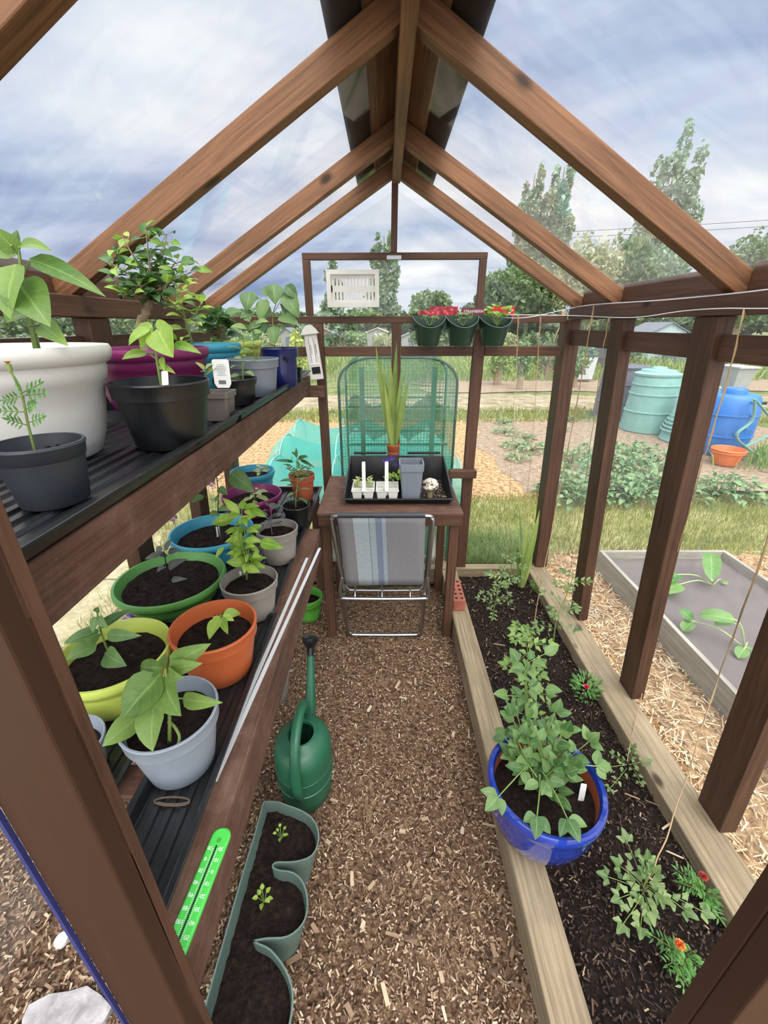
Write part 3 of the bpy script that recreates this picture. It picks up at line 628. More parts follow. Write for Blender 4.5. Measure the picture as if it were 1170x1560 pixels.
for (x, y, ex, ey) in ((105, 800, 35, 780), (105, 790, 160, 770), (98, 750, 0, 745), (95, 740, 130, 720), (85, 690, 165, 680), (85, 690, 20, 705), (80, 680, 150, 645), (90, 700, 60, 640)):
    a = cp(C1, x, y, Yc); b = cp(C1, ex, ey, Yc-.02); sm.tube([a, b], .0007, 4)
    for k in range(4):
        tt = .3+.65*k/3; p = a.lerp(b, tt); d = (b-a).normalized()
        for s in (-1, 1):
            q = p+(d*.55+V((0, s*.25, s*.8)))*.0105*(1.2-.5*tt); lm.leaf(p, q, .0035, V((0, -.8, .5)), .05, .1, 'lance', 4)
    lm.leaf(b, b+(b-a).normalized()*.01, .004, V((0, -.8, .5)), .05, .1, 'lance', 4)
sm.build('stem', m_stem, t); lm.build('leaves', L_mari, t, ang=180)
mb = MB(); b0 = cp(C1, 30, 572, Yc); mb.lathe([(.0012, -.012), (.003, -.006), (.003, 0)], b0, 10); mb.build('calyx', m_stem, t)
mb = MB()
for k in range(12): a = k*.52; mb.leaf(b0, b0+V((math.cos(a)*.005, math.sin(a)*.005, .004)), .003, V((0, 0, 1)), .1, .1, ns=3)
mb.build('orange_flower', plastic('orange_petals', srgb(214, 132, 50), .6), t)
t, zs = potted('small brown square pot with a seedling and a white barcode label', PP, -.441, 1.128, zb, .072, .040, .029, M_brown, 'square', .8, name='potted_seedling')
sm = MB(); lm = MB(); Yc = 1.12; st = [cp(C1, 775, 662, Yc), cp(C1, 765, 620, Yc), cp(C1, 760, 590, Yc)]; st[0].z = zs-.005
sm.tube(curve(st), .0012, 6); lv(lm, C1, [(762, 592, Yc, 725, 565, 1.1, 14), (762, 592, Yc, 790, 570, 1.1, 15), (766, 610, Yc, 802, 585, 1.1, 20), (762, 600, Yc, 745, 600, 1.1, 12)], stem=sm)
sm.build('stem', m_stem, t); lm.build('leaves', L_pale, t, ang=180)
c = cp(C1, 830, 660, 1.1); label_tag(t, (c.x, 1.1, c.z), .042, .068, -.05, bar=True)
t, zs = potted('light blue planter on the upper shelf behind the brown seedling pot, leafy pepper inside', PP, -.655, 1.66, zb, .168, .118, .085, M_teal, 'planter', .88)
chili(t, (cp(C1, 690, 470, 1.66).x, 1.66, zs), cp(C1, 650, 255, 1.64), 16, .075, .4, L_bright, .1, .004, .25, branches=4)
t, zs = potted('small black pot with a light green bushy seedling in front of the mid-grey pot', PP, -.469, 1.36, zb, .080, .0665, .052, m_blackpot, 'nursery', .75)
chili(t, (cp(C1, 897, 600, 1.36).x, 1.36, zs), cp(C1, 903, 455, 1.36), 14, .045, .45, L_pepper, .15, .0025, .3)
t, zs = potted('mid-grey pot on the upper shelf between the small black pot and the dark blue pot', PP, -.462, 1.545, zb, .124, .0885, .068, M_greyU, 'nursery', .8)
chili(t, (-.45, 1.56, zs), cp(C1, 925, 400, 1.55), 9, .065, .5, L_pepper, .3, .003, .35)
t, zs = potted('lime planter at the back of the upper shelf with dark glossy pepper leaves', PP, -.665, 1.97, zb, .165, .12, .09, M_lime, 'planter', .88)
chili(t, (-.71, 1.97, zs), cp(C1, 810, 380, 1.97), 18, .085, .5, L_dark, .2, .0045, .3, branches=3)
t, zs = potted('dark blue pot on the upper shelf with large drooping pepper leaves', PP, -.419, 1.775, zb, .147, .072, .058, M_navy, 'nursery', .82)
sm = MB(); lm = MB(); Yc = 1.77
st = [cp(C1, 1020, 500, Yc), cp(C1, 1012, 420, Yc), cp(C1, 1018, 370, Yc), cp(C1, 1040, 310, Yc)]; st[0].z = zs-.01; sm.tube(curve(st), [.0032-.002*i/15 for i in range(16)], 6)
sm.tube(curve([cp(C1, 1015, 400, Yc), cp(C1, 980, 340, Yc), cp(C1, 930, 310, Yc)]), .0014, 5); sm.tube(curve([cp(C1, 1018, 380, Yc), cp(C1, 1050, 320, Yc), cp(C1, 1060, 275, Yc)]), .0014, 5)
lv(lm, C1, [(1015, 275, Yc, 1022, 350, 1.74, 52), (1055, 300, Yc, 1110, 400, 1.73, 52), (1060, 280, Yc, 1105, 330, 1.75, 36), (930, 305, Yc, 915, 375, 1.74, 50), (990, 330, Yc, 965, 415, 1.74, 44), (1035, 395, Yc, 1110, 425, 1.73, 42), (1015, 430, Yc, 1020, 500, 1.74, 42), (985, 415, Yc, 945, 485, 1.74, 42), (1010, 380, Yc, 975, 400, 1.8, 50), (960, 330, Yc, 895, 335, 1.78, 40), (1030, 300, Yc, 1000, 290, 1.8, 30), (940, 380, Yc, 890, 400, 1.76, 36), (970, 420, Yc, 925, 440, 1.76, 30), (1040, 350, Yc, 1080, 380, 1.8, 44), (1000, 320, Yc, 985, 280, 1.8, 36)], stem=sm)
sm.build('stem', m_stem, t); lm.build('leaves', L_blue, t, ang=180)
mb = MB(); q = PY(437, 548, 1.70); mb.tube([q+V((0, -.003, 0)), q+V((0, .002, 0))], .009, 16); tag(mb.build('round_badge', plastic('dark_badge', srgb(30, 34, 30), .3), t), 'dark round badge')
t, zs = potted('tiny black pot at the far end of the upper shelf beside the dark blue pot', 'pot', -.385, 1.92, zb, .06, .022, .018, m_blackpot, 'square', .7, name='empty_pot')
# --- lower bench
t, zs = potted('pale grey front pot with broad light green pepper leaves, nearest on the lower bench', PP, -.44, .612, zl, .150, .093, .066, M_grey, 'nursery', .78)
sm = MB(); lm = MB(); Yc = .60
top = cp(C2, 590, 745, .60); b0 = inpot(t, czp(C2, 600, 1010, zs))
sm.tube(curve([b0+V((0, 0, -.01)), b0.lerp(top, .5)+V((.004, 0, 0)), top]), [.004-.002*i/10 for i in range(11)], 8)
sm.tube(curve([czp(C2, 628, 1035, zs+.004), czp(C2, 640, 990, zs+.02), czp(C2, 620, 950, zs+.03), czp(C2, 600, 935, zs+.03)]), .0028, 6)
Yf = .56
lv(lm, C2, [(605, 735, .6, 748, 658, .60, 60), (600, 750, .6, 716, 728, .57, 48), (575, 765, .6, 432, 925, Yf-.02, 108), (582, 775, .6, 640, 915, Yf-.03, 92), (650, 852, .6, 788, 868, .56, 46), (490, 920, .59, 365, 1022, .53, 66), (552, 862, .59, 540, 1042, .52, 88), (580, 745, .6, 495, 735, .63, 50), (590, 740, .61, 585, 690, .65, 34), (600, 760, .6, 650, 780, .55, 40), (560, 860, .6, 500, 880, .60, 40)])
for a, b in (((592, 850), (650, 852)), ((590, 840), (552, 862)), ((590, 870), (490, 920)), ((590, 750), (582, 775))): sm.tube([cp(C2, *a, .6), cp(C2, *b, .595)], .0015, 5)
sm.build('stem', m_stem, t); lm.build('leaves', L_pepper, t, ang=180)
t, zs = potted('light blue-grey pot half hidden behind the door post on the lower bench', 'pot', -.655, .588, zl, .085, .070, .056, M_grey, 'nursery', .7, name='plant_pot')
t, zs = potted('orange pot with one small green seedling on the lower bench', PP, -.451, .882, zl, .150, .1085, .080, M_orange, 'nursery', .72)
sm = MB(); lm = MB(); b0 = inpot(t, czp(C2, 795, 600, zs)); tp = b0+V((0, 0, .045)); sm.tube([b0, tp], .002, 6)
for ex, ey, w in ((860, 548, 34), (745, 640, 44), (790, 560, 30), (812, 622, 28), (835, 575, 22), (765, 590, 30)):
    e = czp(C2, ex, ey, zs+.025); lm.leaf(tp.lerp(e, .15), e, w*C2[2]*dep(e)/F_, V((0, -.5, .9)))
    sm.tube([tp+V((0, 0, -.01)), tp.lerp(e, .2)], .0008, 4)
sm.build('stem', m_stem, t); lm.build('leaves', L_bright, t, ang=180)
t, zs = potted('round lime planter with a drooping pepper plant beside the front grey pot', PP, -.668, .797, zl+.01, .125, .132, .100, M_lime, 'planter', .72)
sm = MB(); lm = MB(); b0 = inpot(t, czp(C2, 390, 695, zs)); tp = cp(C2, 345, 545, .80)
sm.tube(curve([b0, b0.lerp(tp, .5)+V((-.004, 0, 0)), tp]), [.003-.0015*i/10 for i in range(11)], 7)
lv(lm, C2, [(375, 690, .79, 447, 735, .74, 56), (380, 625, .79, 500, 628, .77, 36), (350, 600, .8, 465, 535, .84, 30), (355, 610, .8, 225, 655, .76, 38), (345, 660, .79, 235, 712, .74, 46), (345, 560, .8, 330, 620, .78, 24), (350, 560, .8, 385, 600, .78, 26), (345, 545, .8, 350, 525, .8, 18), (350, 640, .8, 300, 640, .76, 40), (350, 570, .8, 320, 575, .8, 18)], stem=sm)
sm.build('stem', m_stem, t); lm.build('leaves', L_blue, t, ang=180)
t, zs = potted('round green planter with a dark purple-leaved seedling', PP, -.715, 1.185, zl+.01, .09, .174, .125, M_green, 'planter', .72)
sm = MB(); lm = MB(); b0 = inpot(t, czp(C2, 612, 425, zs)); tp = cp(C2, 585, 320, 1.15)
sm.tube(curve([b0, b0.lerp(tp, .5)+V((-.006, 0, 0)), tp]), [.0025-.0012*i/10 for i in range(11)], 6)
lv(lm, C2, [(590, 325, 1.15, 612, 282, 1.17, 18), (585, 330, 1.15, 515, 355, 1.12, 18), (600, 330, 1.15, 645, 322, 1.13, 20), (600, 385, 1.15, 665, 355, 1.1, 26), (590, 380, 1.15, 560, 400, 1.12, 20), (612, 430, 1.15, 665, 425, 1.1, 18), (580, 320, 1.15, 555, 318, 1.17, 18), (595, 340, 1.15, 570, 345, 1.13, 14)], stem=sm)
sm.build('stem', plastic('purple_stem', srgb(48, 36, 40), .5), t); lm.build('leaves', L_purple, t, ang=180)
t, zs = potted('larger light blue planter on the lower bench with a tall thin pepper stem', PP, -.70, 1.515, zl, .07+.04, .163, .12, M_teal, 'planter', .62)
sm = MB(); lm = MB(); Yc = 1.50
st = [cp(C7, 205, 780, Yc), cp(C7, 190, 580, Yc), cp(C7, 190, 400, Yc), cp(C7, 165, 210, Yc)]; st[0].z = zs
sm.tube(curve(st), [.003-.0012*i/15 for i in range(16)], 6)
sm.tube(curve([cp(C7, 165, 215, Yc), cp(C7, 220, 190, Yc), cp(C7, 300, 200, Yc)]), .001, 4); sm.tube(curve([cp(C7, 180, 320, Yc), cp(C7, 240, 260, Yc), cp(C7, 310, 240, Yc)]), .001, 4); sm.tube(curve([cp(C7, 190, 430, Yc), cp(C7, 140, 480, Yc), cp(C7, 60, 440, Yc)]), .001, 4)
lv(lm, C7, [(300, 230, Yc, 510, 400, 1.46, 130), (190, 370, Yc, 275, 430, 1.47, 60), (165, 290, Yc, 60, 310, 1.47, 50), (60, 440, Yc, -60, 500, 1.46, 50), (190, 590, Yc, 110, 620, 1.46, 55), (200, 440, Yc, 160, 500, 1.5, 30), (190, 560, Yc, 330, 560, 1.46, 40), (100, 262, Yc, 40, 240, 1.5, 34)])
sm.build('stem', plastic('dark_green_stem', srgb(62, 74, 46), .6), t); lm.build('leaves', L_blue, t, ang=180)
for k, (x, y) in enumerate(((185, 700), (210, 690))): p = czp(C7, x, y+110, zs); label_tag(t, (p.x, p.y, zs-.01), .006, .055, .1*k-.1)
t, zs = potted('taupe pot with a tall bushy chilli plant behind the orange pot', PP, -.434, 1.13, zl, .128, .088, .066, M_taupe, 'nursery', .78)
sm = MB(); lm = MB(); Yc = 1.12
b0 = inpot(t, czp(C7, 430, 1160, zs))
for tx, ty, dy in ((395, 560, 0), (440, 660, .03), (340, 700, -.02)):
    e = cp(C7, tx, ty, Yc+dy); cv = curve([b0, b0.lerp(e, .5)+V((R.uniform(-.01, .01), 0, 0)), e]); sm.tube(cv, [.0028-.0016*i/10 for i in range(11)], 6)
    for k in range(20):
        i = R.randint(2, 10); a = R.random()*6.28; el = R.uniform(-.7, .5); s = R.uniform(.028, .055); dr = V((math.cos(a)*math.cos(el), math.sin(a)*math.cos(el), math.sin(el))); q = cv[i]+dr*.01
        lm.leaf(q, q+dr*s, s*.42, V((R.uniform(-.4, .4), -.5, .8)), .2, .2); sm.tube([cv[i], q], .0006, 4, cap=False)
lv(lm, C7, [(560, 850, Yc, 770, 905, 1.1, 85), (480, 560, Yc, 620, 630, 1.1, 60), (380, 600, Yc, 230, 460, 1.13, 60), (420, 560, Yc, 400, 480, 1.14, 60), (240, 900, Yc, 165, 1000, 1.1, 40), (330, 640, Yc, 130, 690, 1.12, 90), (450, 1080, Yc, 560, 1120, 1.1, 60), (400, 1040, Yc, 260, 1030, 1.1, 70), (500, 960, Yc, 570, 990, 1.1, 50)])
sm.tube(curve([cp(C7, 440, 900, Yc), cp(C7, 500, 855, Yc), cp(C7, 560, 860, Yc)]), .001, 4)
sm.build('stem', m_stem, t); lm.build('leaves', L_bright, t, ang=180)
for k, (x, y) in enumerate(((355, 1150), (395, 1160))): p = czp(C7, x, y, zs); label_tag(t, (p.x, p.y, zs-.008), .008, .03, .1)
t, zs = potted('taupe pot with a small purple-leaved pepper in the middle of the lower bench', PP, -.427, 1.475, zl, .140, .081, .062, M_taupe, 'nursery', .8)
b0 = czp(C7, 670, 790, zs); chili(t, b0, cp(C7, 655, 520, 1.47), 13, .055, .42, L_purple, .25, .0025, .35, stemmat=plastic('purple_stem_b', srgb(120, 84, 110), .5))
t, zs = potted('magenta planter on the lower bench with a yellow-green leaved pepper', PP, -.665, 1.942, zl, .10, .146, .105, M_mag, 'planter', .6)
b0 = czp(C7, 500, 510, zs); chili(t, b0, cp(C7, 525, 385, 1.88), 11, .062, .42, L_pale, .3, .0025, .55)
t, zs = potted('farthest light blue planter on the lower bench with a pale young plant', PP, -.735, 2.205, zl, .13, .12, .092, M_teal, 'planter', .7)
b0 = czp(C7, 575, 300, zs); chili(t, b0, cp(C7, 575, 195, 2.1), 9, .05, .42, L_pale, .5, .002, .4)
t, zs = potted('black pot on the lower bench with a narrow-leaved tall chilli', PP, -.409, 1.765, zl, .113, .062, .048, m_blackpot, 'nursery', .75)
b0 = czp(C7, 870, 520, zs); chili(t, b0, cp(C7, 893, 90, 1.76), 20, .062, .27, L_blue, .12, .0028, .3, 'lance')
lm = MB()
lv(lm, C7, [(860, 140, 1.76, 700, 125, 1.72, 26), (900, 110, 1.76, 990, 90, 1.74, 34), (920, 120, 1.76, 1050, 190, 1.72, 26), (885, 100, 1.76, 885, 10, 1.78, 22), (850, 110, 1.76, 850, 90, 1.74, 24)])
lm.build('top_leaves', L_dark, t, ang=180)
t, zs = potted('terracotta pot at the far end of the lower bench with pale bushy foliage', PP, -.446, 2.115, zl, .141, .068, .05, M_terra, 'nursery', .85)
for k in range(3): chili(t, (-.46+.03*k, 2.10, zs), (-.50+.05*k, 2.08, zs+.07+.02*(k == 1)), 22, .024, .5, L_tomato, .1, .0015, .15)
# aluminium strips and green thermometer on the beam
for a, b, lb in (((487, 835), (327, 1190), 'longer white metal strip lying along the bench beam'), ((468, 850), (352, 1120), 'shorter white metal strip lying on the bench beam beside the longer one')):
    p = PZ(*a, .6705); q = PZ(*b, .6705); tag(beam('metal_strip', p, q, .011, .0022, m_alu, bevel=0), lb, 'strip')
a = PZ(342, 1262, .674); b = PZ(262, 1462, .674); dr = (b-a).normalized(); sd = V((dr.y, -dr.x, 0)); sd = sd if sd.x > 0 else -sd
W2 = .0175; t = empty('bench_thermometer', ((a+b)/2).to_tuple(), 'bright green wall thermometer lying upside down on the bench beam', 'thermometer')
Mg = frame(a, sd, dr); Lg = (b-a).length
def gp(x, y, z): return Mg @ V((x, y, z))
mb = MB(); out = [(W2*math.cos(PI-k*PI/10), W2*.8-W2*.8*math.sin(k*PI/10)) for k in range(11)]+[(W2, Lg), (-W2, Lg)]
sg = 1 if (Mg.col[2].z > 0) else -1
rs = []
for off, z in ((0, -.003), (0, .002), (.003, .004)): rs += [gp(x*(1-off/W2), y+(off if y < Lg*.5 else -off), z*sg) for x, y in out]
n = len(out); mb.add(rs, [(i*n+k, i*n+(k+1) % n, i*n+n+(k+1) % n, i*n+n+k) for i in range(2) for k in range(n)]+[tuple(range(n))[::-1], tuple(range(2*n, 3*n))]); mb.build('body', C('bright_green_plastic', 74, 196, 76, .4), t, smooth=False)
zt = .0046*sg; R3 = Mg.to_3x3()
mb = MB(); mb.box(gp(0, Lg*.57, zt), (.0028, Lg*.8, .001), R3)
for k in (-1, 0, 1): mb.box(gp(k*.0028, .022, zt*.95), (.0007, .009 if k == 0 else .006, .0008), R3)
mb.build('tube', plastic('dark_green_tube', srgb(30, 62, 40), .3), t, smooth=False)
mb = MB()
for k in range(56):
    y = Lg*.2+Lg*.75*k/55; big = k % 7 == 0
    for s in (-1, 1): mb.box(gp(s*(.0028+(.0035 if big else .0022)/2), y, zt), (.0035 if big else .0022, .0005, .0006), R3)
mb.build('scale_marks', m_label, t, smooth=False)
for k, (l_, r2) in enumerate((('20', '20'), ('0', '10'), ('20', '0'), ('40', '10'), ('60', '20'), ('80', '30'), ('100', '40'), ('120', '50'))):
    y = Lg*.2+Lg*.75*k*7/55
    for s, tx in ((-1, l_), (1, r2)):
        text(tx, .0085, frame(gp(s*.0105, y, zt), -Mg.col[0].to_3d(), -Mg.col[1].to_3d()*1) if sg < 0 else frame(gp(s*.0105, y, zt), -Mg.col[0].to_3d(), -Mg.col[1].to_3d()), m_label, t)
text('°C', .0085, frame(gp(.0105, Lg*.2+Lg*.75*52/55+.008, zt), -Mg.col[0].to_3d(), -Mg.col[1].to_3d()), m_label, t)
# curl of twine under the front grey pot
p = [PZ(262+9*math.cos(k*.8)*3, 1222+math.sin(k*.8)*6-k*.3, ZL+.012) for k in range(12)]
tag(MB().tube(curve(p, 3), .0018, 5).build('loose_twine', plastic('old_brown_twine', srgb(92, 76, 62), .9), None), 'short curl of old brown twine in the tray by the front grey pot', 'twine')
#@@PART4
# ------------------------------------------------------------ potting table
t = empty('potting_table', (.02, 2.04, 0), 'brown plywood potting table against the back wall behind the folding chair', 'table')
beam('table_top', (-.322, 2.045, .742), (.362, 2.045, .742), .53, .014, m_bench, parent=t)
beam('apron', (-.318, 1.795, .7075), (.358, 1.795, .7075), .022, .055, m_rail, parent=t)
beam('apron', (-.318, 2.29, .7075), (.358, 2.29, .7075), .022, .055, m_rail, parent=t)
for x in (.331, -.291): beam('leg', (x, 1.83, 0), (x, 1.83, .734), .044, .044, m_rail, up=(0, 1, 0), parent=t)
for x in (.331, -.291): beam('leg', (x, 2.255, 0), (x, 2.255, .68), .044, .044, m_rail, up=(0, 1, 0), parent=t)
tag(beam('wall_batten', (.365, 2.302, .765), (.52, 2.302, .765), .05, .045, m_rail), 'short brown batten from the potting table to the right back post', 'batten')
# seed tray with high back
zt0 = .7505
t = empty('potting_tray', (.055, 2.06, zt0), 'black plastic potting tray with a raised back on the potting table', 'tray')
x0, x1, y0, y1 = -.205, .33, 1.87, 2.235
mb = MB()
def trp(off, zf, zbk, sh=0): return [(x0+off, y0+off, zt0+zf), (x1-off, y0+off, zt0+zf), (x1-off*.6-sh, y1-off, zt0+zbk), (x0+off*.6+sh, y1-off, zt0+zbk)]
rg = [trp(.02, 0, 0), trp(.004, .028, .135, .012), trp(-.004, .028, .137, .012), trp(-.004, .034, .143, .012), trp(.008, .034, .143, .012), trp(.024, .004, .004)]
n = 4; vs = sum(rg, [])
mb.add(vs, [(i*4+k, i*4+(k+1) % 4, i*4+4+(k+1) % 4, i*4+4+k) for i in range(len(rg)-1) for k in range(4)]+[(3, 2, 1, 0), (20, 21, 22, 23)]); mb.build('tray_body', m_black, t, smooth=False, bevel=.004)
mb = MB(); mb.box2((x0+.03, y1-.006, zt0+.15), (x0+.21, y1+.01, zt0+.162)); mb.box2((x1-.21, y1-.006, zt0+.15), (x1-.03, y1+.01, zt0+.162)); mb.build('back_clips', m_black, t, smooth=False, bevel=.002)
zt = zt0+.006
def cells(px, py, label, tall=0):
    t = empty('cell_pack', (px, py, zt), label, 'seedling pack', 'white seedling cell packs'); mb = MB()
    for i in range(2):
        for j in range(3):
            cx, cy = px+(i-.5)*.056, py+(j-1)*.046
            rs = [[(cx+a*.017, cy+b*.016, zt) for a, b in ((-1, -1), (1, -1), (1, 1), (-1, 1))], [(cx+a*.0245, cy+b*.021, zt+.055) for a, b in ((-1, -1), (1, -1), (1, 1), (-1, 1))], [(cx+a*.0225, cy+b*.019, zt+.055) for a, b in ((-1, -1), (1, -1), (1, 1), (-1, 1))], [(cx+a*.0205, cy+b*.0175, zt+.03) for a, b in ((-1, -1), (1, -1), (1, 1), (-1, 1))]]
            mb.add(sum(rs, []), [(q*4+k, q*4+(k+1) % 4, q*4+4+(k+1) % 4, q*4+4+k) for q in range(3) for k in range(4)]+[(3, 2, 1, 0), (12, 13, 14, 15)])
    for a in (-1, 1): mb.box((px+a*.054, py, zt+.0552), (.004, .142, .0016))
    for j in (-1.5, -.5, .5, 1.5): mb.box((px, py+j*.046, zt+.0554), (.11, .004, .0014))
    mb.box((px, py, zt+.0554), (.005, .13, .0014)); mb.build('cell_tray', m_white_plastic, t, smooth=False)
    return t
t = cells(PY(554, 752, 1.97).x, 1.966, 'white cell pack with small pale green seedlings, left one in the potting tray')
for (i, j) in ((0, 2), (1, 2), (0, 1), (1, 1)):
    px, py = t.location.x+(i-.5)*.056, 1.966+(j-1)*.046; chili(t, (px, py, zt+.03), (px, py, zt+.085), 14, .022, .55, L_pale, .3, .001, .1)
p = PY(556, 741, 1.90)
t2 = cells(PY(590, 752, 1.97).x, 1.966, 'white cell pack with a lettered plant stick, right one in the potting tray')
t.location.x = t.location.x
for tt, u, col in ((t, 554, 0), (t2, 589, 1)):
    q = PY(u, 738, 1.9); o = label_tag(tt, (q.x, 1.915, zt+.03), .017, .165, -.12-.02*col, name='plant_stick')
    for k in range(9 if col else 6): pass
    text('PANSY' if False else 'SEEDS' if False else 'I I I I', .006, frame((q.x, 1.914+.135*(.12+.02*col)*.62-.002, zt+.115), (0, .1, 1), (-1, 0, 0)), m_blackpot if not col else plastic('magenta_ink', srgb(150, 60, 120), .5), o, 'handwriting')
t = empty('pansy', (.07, 2.10, zt), 'clump of green pansy leaves with violet flowers behind the right cell pack', 'plant'); lm = MB()
for k in range(70):
    a = R.random()*6.28; rr = R.random()**.5*.055; p = V((.065+rr*math.cos(a)*1.2, 2.09+rr*math.sin(a)*.7, zt+.02+R.random()*.06)); d = V((math.cos(a)*.6, math.sin(a)*.6-.2, R.uniform(.2, 1))).normalized()
    lm.leaf(p, p+d*R.uniform(.02, .035), .014, V((0, -.6, .8)))
lm.build('leaves', L_bright, t, ang=180)
mb = MB()
for u, v in ((592, 700), (603, 707), (598, 698), (586, 702)):
    c = PY(u, v, 2.05)
    for k in range(5): a = k*1.256; mb.leaf(c, c+V((math.cos(a)*.012, -.003, math.sin(a)*.012)), .012, V((0, -1, .3)), .05, .1, 'round', 4)
mb.build('violet_flowers', plastic('violet_petals', srgb(74, 44, 140), .6), t)
mb = MB(); mb.lathe([(.03, 0), (.04, .03), (.043, .045), (.03, .042)], (.065, 2.09, zt), 20); mb.build('pot', m_blackpot, t)
q = PY(626, 735, 1.95)
t = empty('square_pot', (q.x, 1.96, zt), 'tall grey square pot standing in the black potting tray', 'pot'); pot(t, q.x, 1.96, zt, .188, .059, .043, M_greyU, 'square', .55)
mb = MB(); a = V((q.x-.03, 1.945, zt+.09)); mb.tube([a, a+V((-.012, 0, .09))], .0015, 5); a = V((q.x+.02, 1.965, zt+.09)); mb.tube([a, a+V((.006, 0, .085))], .0015, 5); mb.build('twigs', m_bark, t)
q = PY(599, 690, 2.27)
t = empty('potted_sword_plant', (q.x, 2.275, .7505), 'terracotta pot with long upright sword-shaped leaves behind the potting tray', PP)
zs = pot(t, q.x, 2.262 if False else 2.27, zt0+.0, .196, .036, .027, M_terra, 'nursery', .85)
lm = MB(); b0 = V((q.x, 2.262, zs))
for i, (bx, ex, ey, w, Ye) in enumerate(((596, 572, 526, 13, 2.22), (598, 583, 552, 12, 2.24), (600, 604, 520, 13, 2.25), (600, 594, 546, 15, 2.2), (602, 622, 578, 13, 2.22), (598, 586, 585, 11, 2.2), (601, 612, 560, 10, 2.24), (599, 600, 600, 12, 2.2))):
    e = PY(ex, ey, Ye); b = b0+V(((bx-599)*.0015, R.uniform(-.006, .006), 0)); lm.leaf(b, e, w*.8*dep(b)/F_, V((R.uniform(-.3, .3), -1, .1)), .03, .12, 'sword', 10)
lm.build('sword_leaves', L_iris, t, ang=180)
q = PY(655, 735, 1.98)
t = empty('mushroom_ornament', (q.x, 1.96, zt), 'small mottled pale ornament shaped like a toadstool in the potting tray', 'ornament')
mb = MB(); mb.lathe([(.014, 0), (.015, .02), (.012, .045)], (q.x, 1.96, zt), 16); mb.build('stalk', C('ornament_stalk', 150, 132, 96, .8), t)
mb = MB(); mb.lathe([(.012, .04), (.03, .043), (.041, .056), (.04, .075), (.03, .09), (.014, .098), (.001, .1)], (q.x, 1.96, zt), 24)
tm = NT('mottled_stone'); v = tm.coords('Object'); m_mott = tm.bsdf(tm.ramp(tm.noise(v, 60, 4), [(.42, srgb(70, 56, 44)), (.5, srgb(196, 186, 168)), (.7, srgb(226, 220, 208))]), .8, tm.noise(v, 90, 4), .6, .004)
mb.build('cap', m_mott, t)
mb = MB()
for k in range(160):
    x, y = R.uniform(.17, .30), R.uniform(1.93, 2.2); mb.box((x, y, zt+.004+R.random()*.004), (R.uniform(.004, .012), .003, .002), Matrix.Rotation(R.random()*3, 3, 'Z'))
tag(mb.build('loose_debris', m_chips, None, smooth=False), 'loose bark crumbs in the right corner of the potting tray', 'debris', kind='stuff')
# ------------------------------------------------------------ folding chair
t = empty('folding_chair', (-.01, 1.77, 0), 'folded camping chair with grey striped fabric and steel tube frame leaning on the table', 'chair')
def U(pts, r=.0095): return MB().tube(curve(pts, 6), r, 10)
def rc(c, Y): return [PY(u, v, y) for u, v, y in c]
Yt, Ym, Yf2 = 1.735, 1.735, 1.80
TL, TR = PY(507, 790, Yt), PY(657, 790, Yt); BL, BR = PY(521, 905, Ym), PY(650, 905, Ym)
def ushape(A, B, Cc, D, rr=.05, r=.0092):
    pts = [A, B+(A-B).normalized()*rr, B+(A-B).normalized()*rr*.25+(Cc-B).normalized()*rr*.25, B+(Cc-B).normalized()*rr, Cc+(B-Cc).normalized()*rr, Cc+(B-Cc).normalized()*rr*.25+(D-Cc).normalized()*rr*.25, Cc+(D-Cc).normalized()*rr, D]
    return MB().tube(curve(pts, 4), r, 10)
ushape(PY(521, 880, Ym), PY(503, 786, Yt), PY(661, 786, Yt), PY(651, 880, Ym)).build('back_frame', m_metal, t)
ushape(PY(522, 880, Ym-.005), PY(516, 912, Ym-.01), PY(655, 912, Ym-.01), PY(650, 880, Ym-.005)).build('seat_frame', m_metal, t)
ushape(PY(523, 905, Ym+.012), PZ(531, 967, .0095), PZ(641, 967, .0095), PY(646, 905, Ym+.012)).build('leg', m_metal, t)
ushape(PY(519, 880, Ym+.04), PY(527, 899, Ym+.05), PY(645, 899, Ym+.05), PY(652, 880, Ym+.04), r=.007).build('rear_bar', m_metal, t)
for u in (541, 582, 625): MB().tube([PY(u, 893, Ym+.045), PY(u, 911, Ym-.005)], .004, 6).build('spring_link', m_metal, t)
for u, u2 in ((512, 524), (655, 647)): MB().tube([PY(u, 800, Yt+.02), PY(u2, 900, Ym+.03)], .007, 8).build('brace', m_metal, t)
tf = NT('striped_chair_fabric'); tc = tf.n('ShaderNodeTexCoord'); sp = tf.n('ShaderNodeSeparateXYZ'); tf.l(tc.outputs['UV'], sp.inputs[0])
g1, g2 = srgb(100, 97, 98), srgb(102, 100, 103)
cr = tf.ramp(sp.outputs[0], [(0, g1), (.17, srgb(150, 164, 168)), (.345, srgb(46, 52, 58)), (.355, srgb(136, 156, 160)), (.425, srgb(78, 96, 130)), (.50, srgb(132, 150, 160)), (.545, g2), (1, g2)], 'CONSTANT')
nz = tf.noise(tf.coords('Object', (1, 1, 14)), 45, 5, .8); nz2 = tf.noise(tf.coords('Object', (14, 1, 1)), 45, 5, .8)
col = tf.mix(tf.math('MULTIPLY', tf.ramp(nz, [(.35, (0, 0, 0)), (.65, (1, 1, 1))]), .5), cr, (.06, .06, .07, 1)); col = tf.mix(tf.math('MULTIPLY', nz2, .3), col, (.6, .6, .62, 1)); m_fab = tf.bsdf(col, .9, nz, .3, .001)
a, b, c, d = PY(514, 787, Yt-.012), PY(648, 787, Yt-.012), PY(645, 891, Ym-.004), PY(527, 891, Ym-.004)
nx, nzz = 12, 10; me_v = []; uv = []
